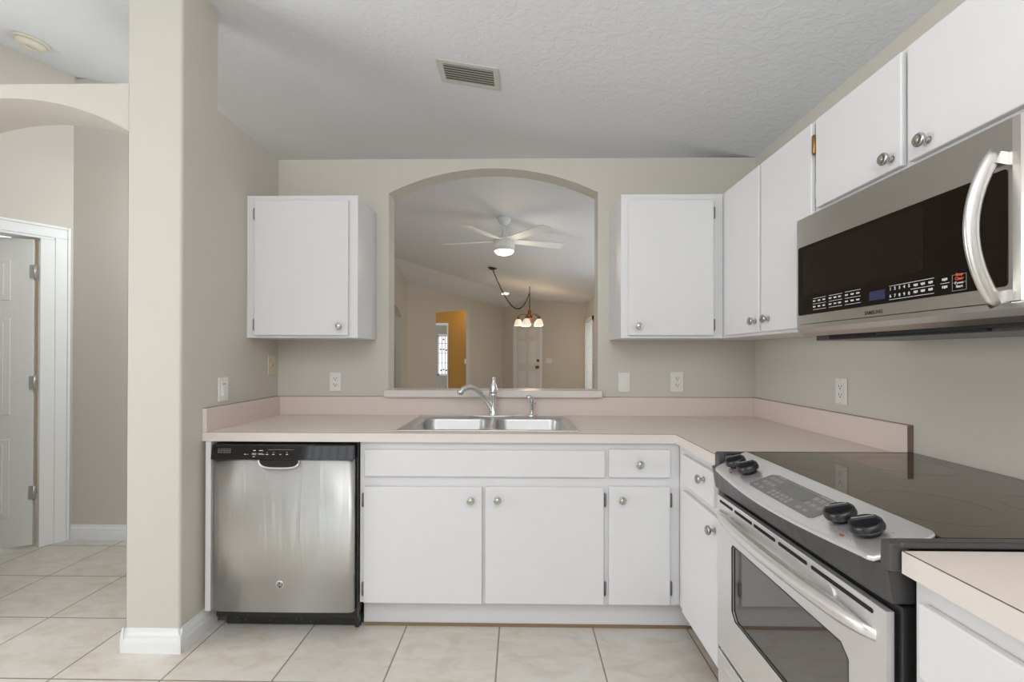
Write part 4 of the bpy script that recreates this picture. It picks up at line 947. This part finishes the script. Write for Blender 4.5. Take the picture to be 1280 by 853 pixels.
MB().lathe([(0.008, 2.07), (0.030, 2.04), (0.040, 2.005), (0.022, 1.975), (0.040, 1.950), (0.055, 1.915), (0.045, 1.880), (0.022, 1.850), (0.030, 1.820), (0.016, 1.790), (0.020, 1.765), (0.004, 1.740)], (cx_, cy_, 0), n=20).build('centre_column', 'copper', t)
for k in range(5):
    a = math.radians(38.6 + 72 * k); ca, sa = math.cos(a), math.sin(a)
    ap = [(0.03, 1.90), (0.07, 1.955), (0.11, 1.975), (0.15, 1.965), (0.198, 1.930), (0.210, 1.890)]
    ar = MB().tube([(cx_ + r * ca, cy_ + r * sa, z) for r, z in ap], 0.0075, n=8).build('arm', 'bronze', t)
    sx_, sy_ = cx_ + 0.210 * ca, cy_ + 0.210 * sa
    MB().lathe([(0.010, 1.935), (0.020, 1.905), (0.030, 1.880), (0.024, 1.870)], (sx_, sy_, 0), n=14).build('socket_cap', 'copper', ar)
    MB().lathe([(0.024, 1.880), (0.045, 1.868), (0.062, 1.835), (0.068, 1.800), (0.080, 1.765), (0.083, 1.755), (0.078, 1.755), (0.064, 1.800), (0.040, 1.860), (0.01, 1.872)], (sx_, sy_, 0), n=20, cap=False).build('glass_shade', 'shadeglass', ar)
# chandelier bulbs' light
l_ = bpy.data.lights.new('chandelier_bulb', 'POINT'); l_.energy = 16; l_.color = (1.0, 0.72, 0.44); l_.shadow_soft_size = 0.15
lo = bpy.data.objects.new('chandelier_bulb', l_); C.objects.link(lo); lo.location = (cx_, cy_, 1.66)
# recessed light on hip plane
rx, ry = -0.325, 10.28
nv = Vector((GX, GY, -1)).normalized()
t = thing('recessed_light', (rx, ry, zg(rx, ry)), 'small lit recessed downlight in the far ceiling beside the chandelier chain', 'ceiling light')
MB().lathe([(0.105, -0.006), (0.105, 0.006), (0.085, 0.008)], (rx, ry, zg(rx, ry)), nv, n=28).build('trim_ring', 'fan', t)
MB().lathe([(0.08, 0.006), (0.08, 0.010)], (rx, ry, zg(rx, ry)), nv, n=28).build('lamp_lens', 'recess', t)
# added point light for the foyer beyond the opening, without a fixture
l_ = bpy.data.lights.new('foyer_fill', 'POINT'); l_.energy = 5; l_.color = (1.0, 0.72, 0.40); l_.shadow_soft_size = 0.1
lo = bpy.data.objects.new('foyer_fill', l_); C.objects.link(lo); lo.location = (-1.3, 11.4, 2.2)
l_ = bpy.data.lights.new('bedroom_fill', 'POINT'); l_.energy = 3; l_.color = (1.0, 0.85, 0.6); l_.shadow_soft_size = 0.1  # added unseen light for the room behind the hall door
lo = bpy.data.objects.new('bedroom_fill', l_); C.objects.link(lo); lo.location = (-3.6, 3.6, 2.1)
# vertical blind slats on the patio door
vb = MB()
for i in range(26):
    x = -2.95 + i * 0.115; Tv = Matrix.Translation((x, -2.46, 0)) @ Matrix.Rotation(math.radians(55), 4, 'Z'); vb.T = Tv; vb.box(-0.045, 0.045, -0.001, 0.001, 0.03, 2.06)
vb.T = Matrix.Identity(4); vb.box(-3.02, 0.08, -2.49, -2.43, 2.06, 2.10)
vb.build('window_blind', 'blind', w3)
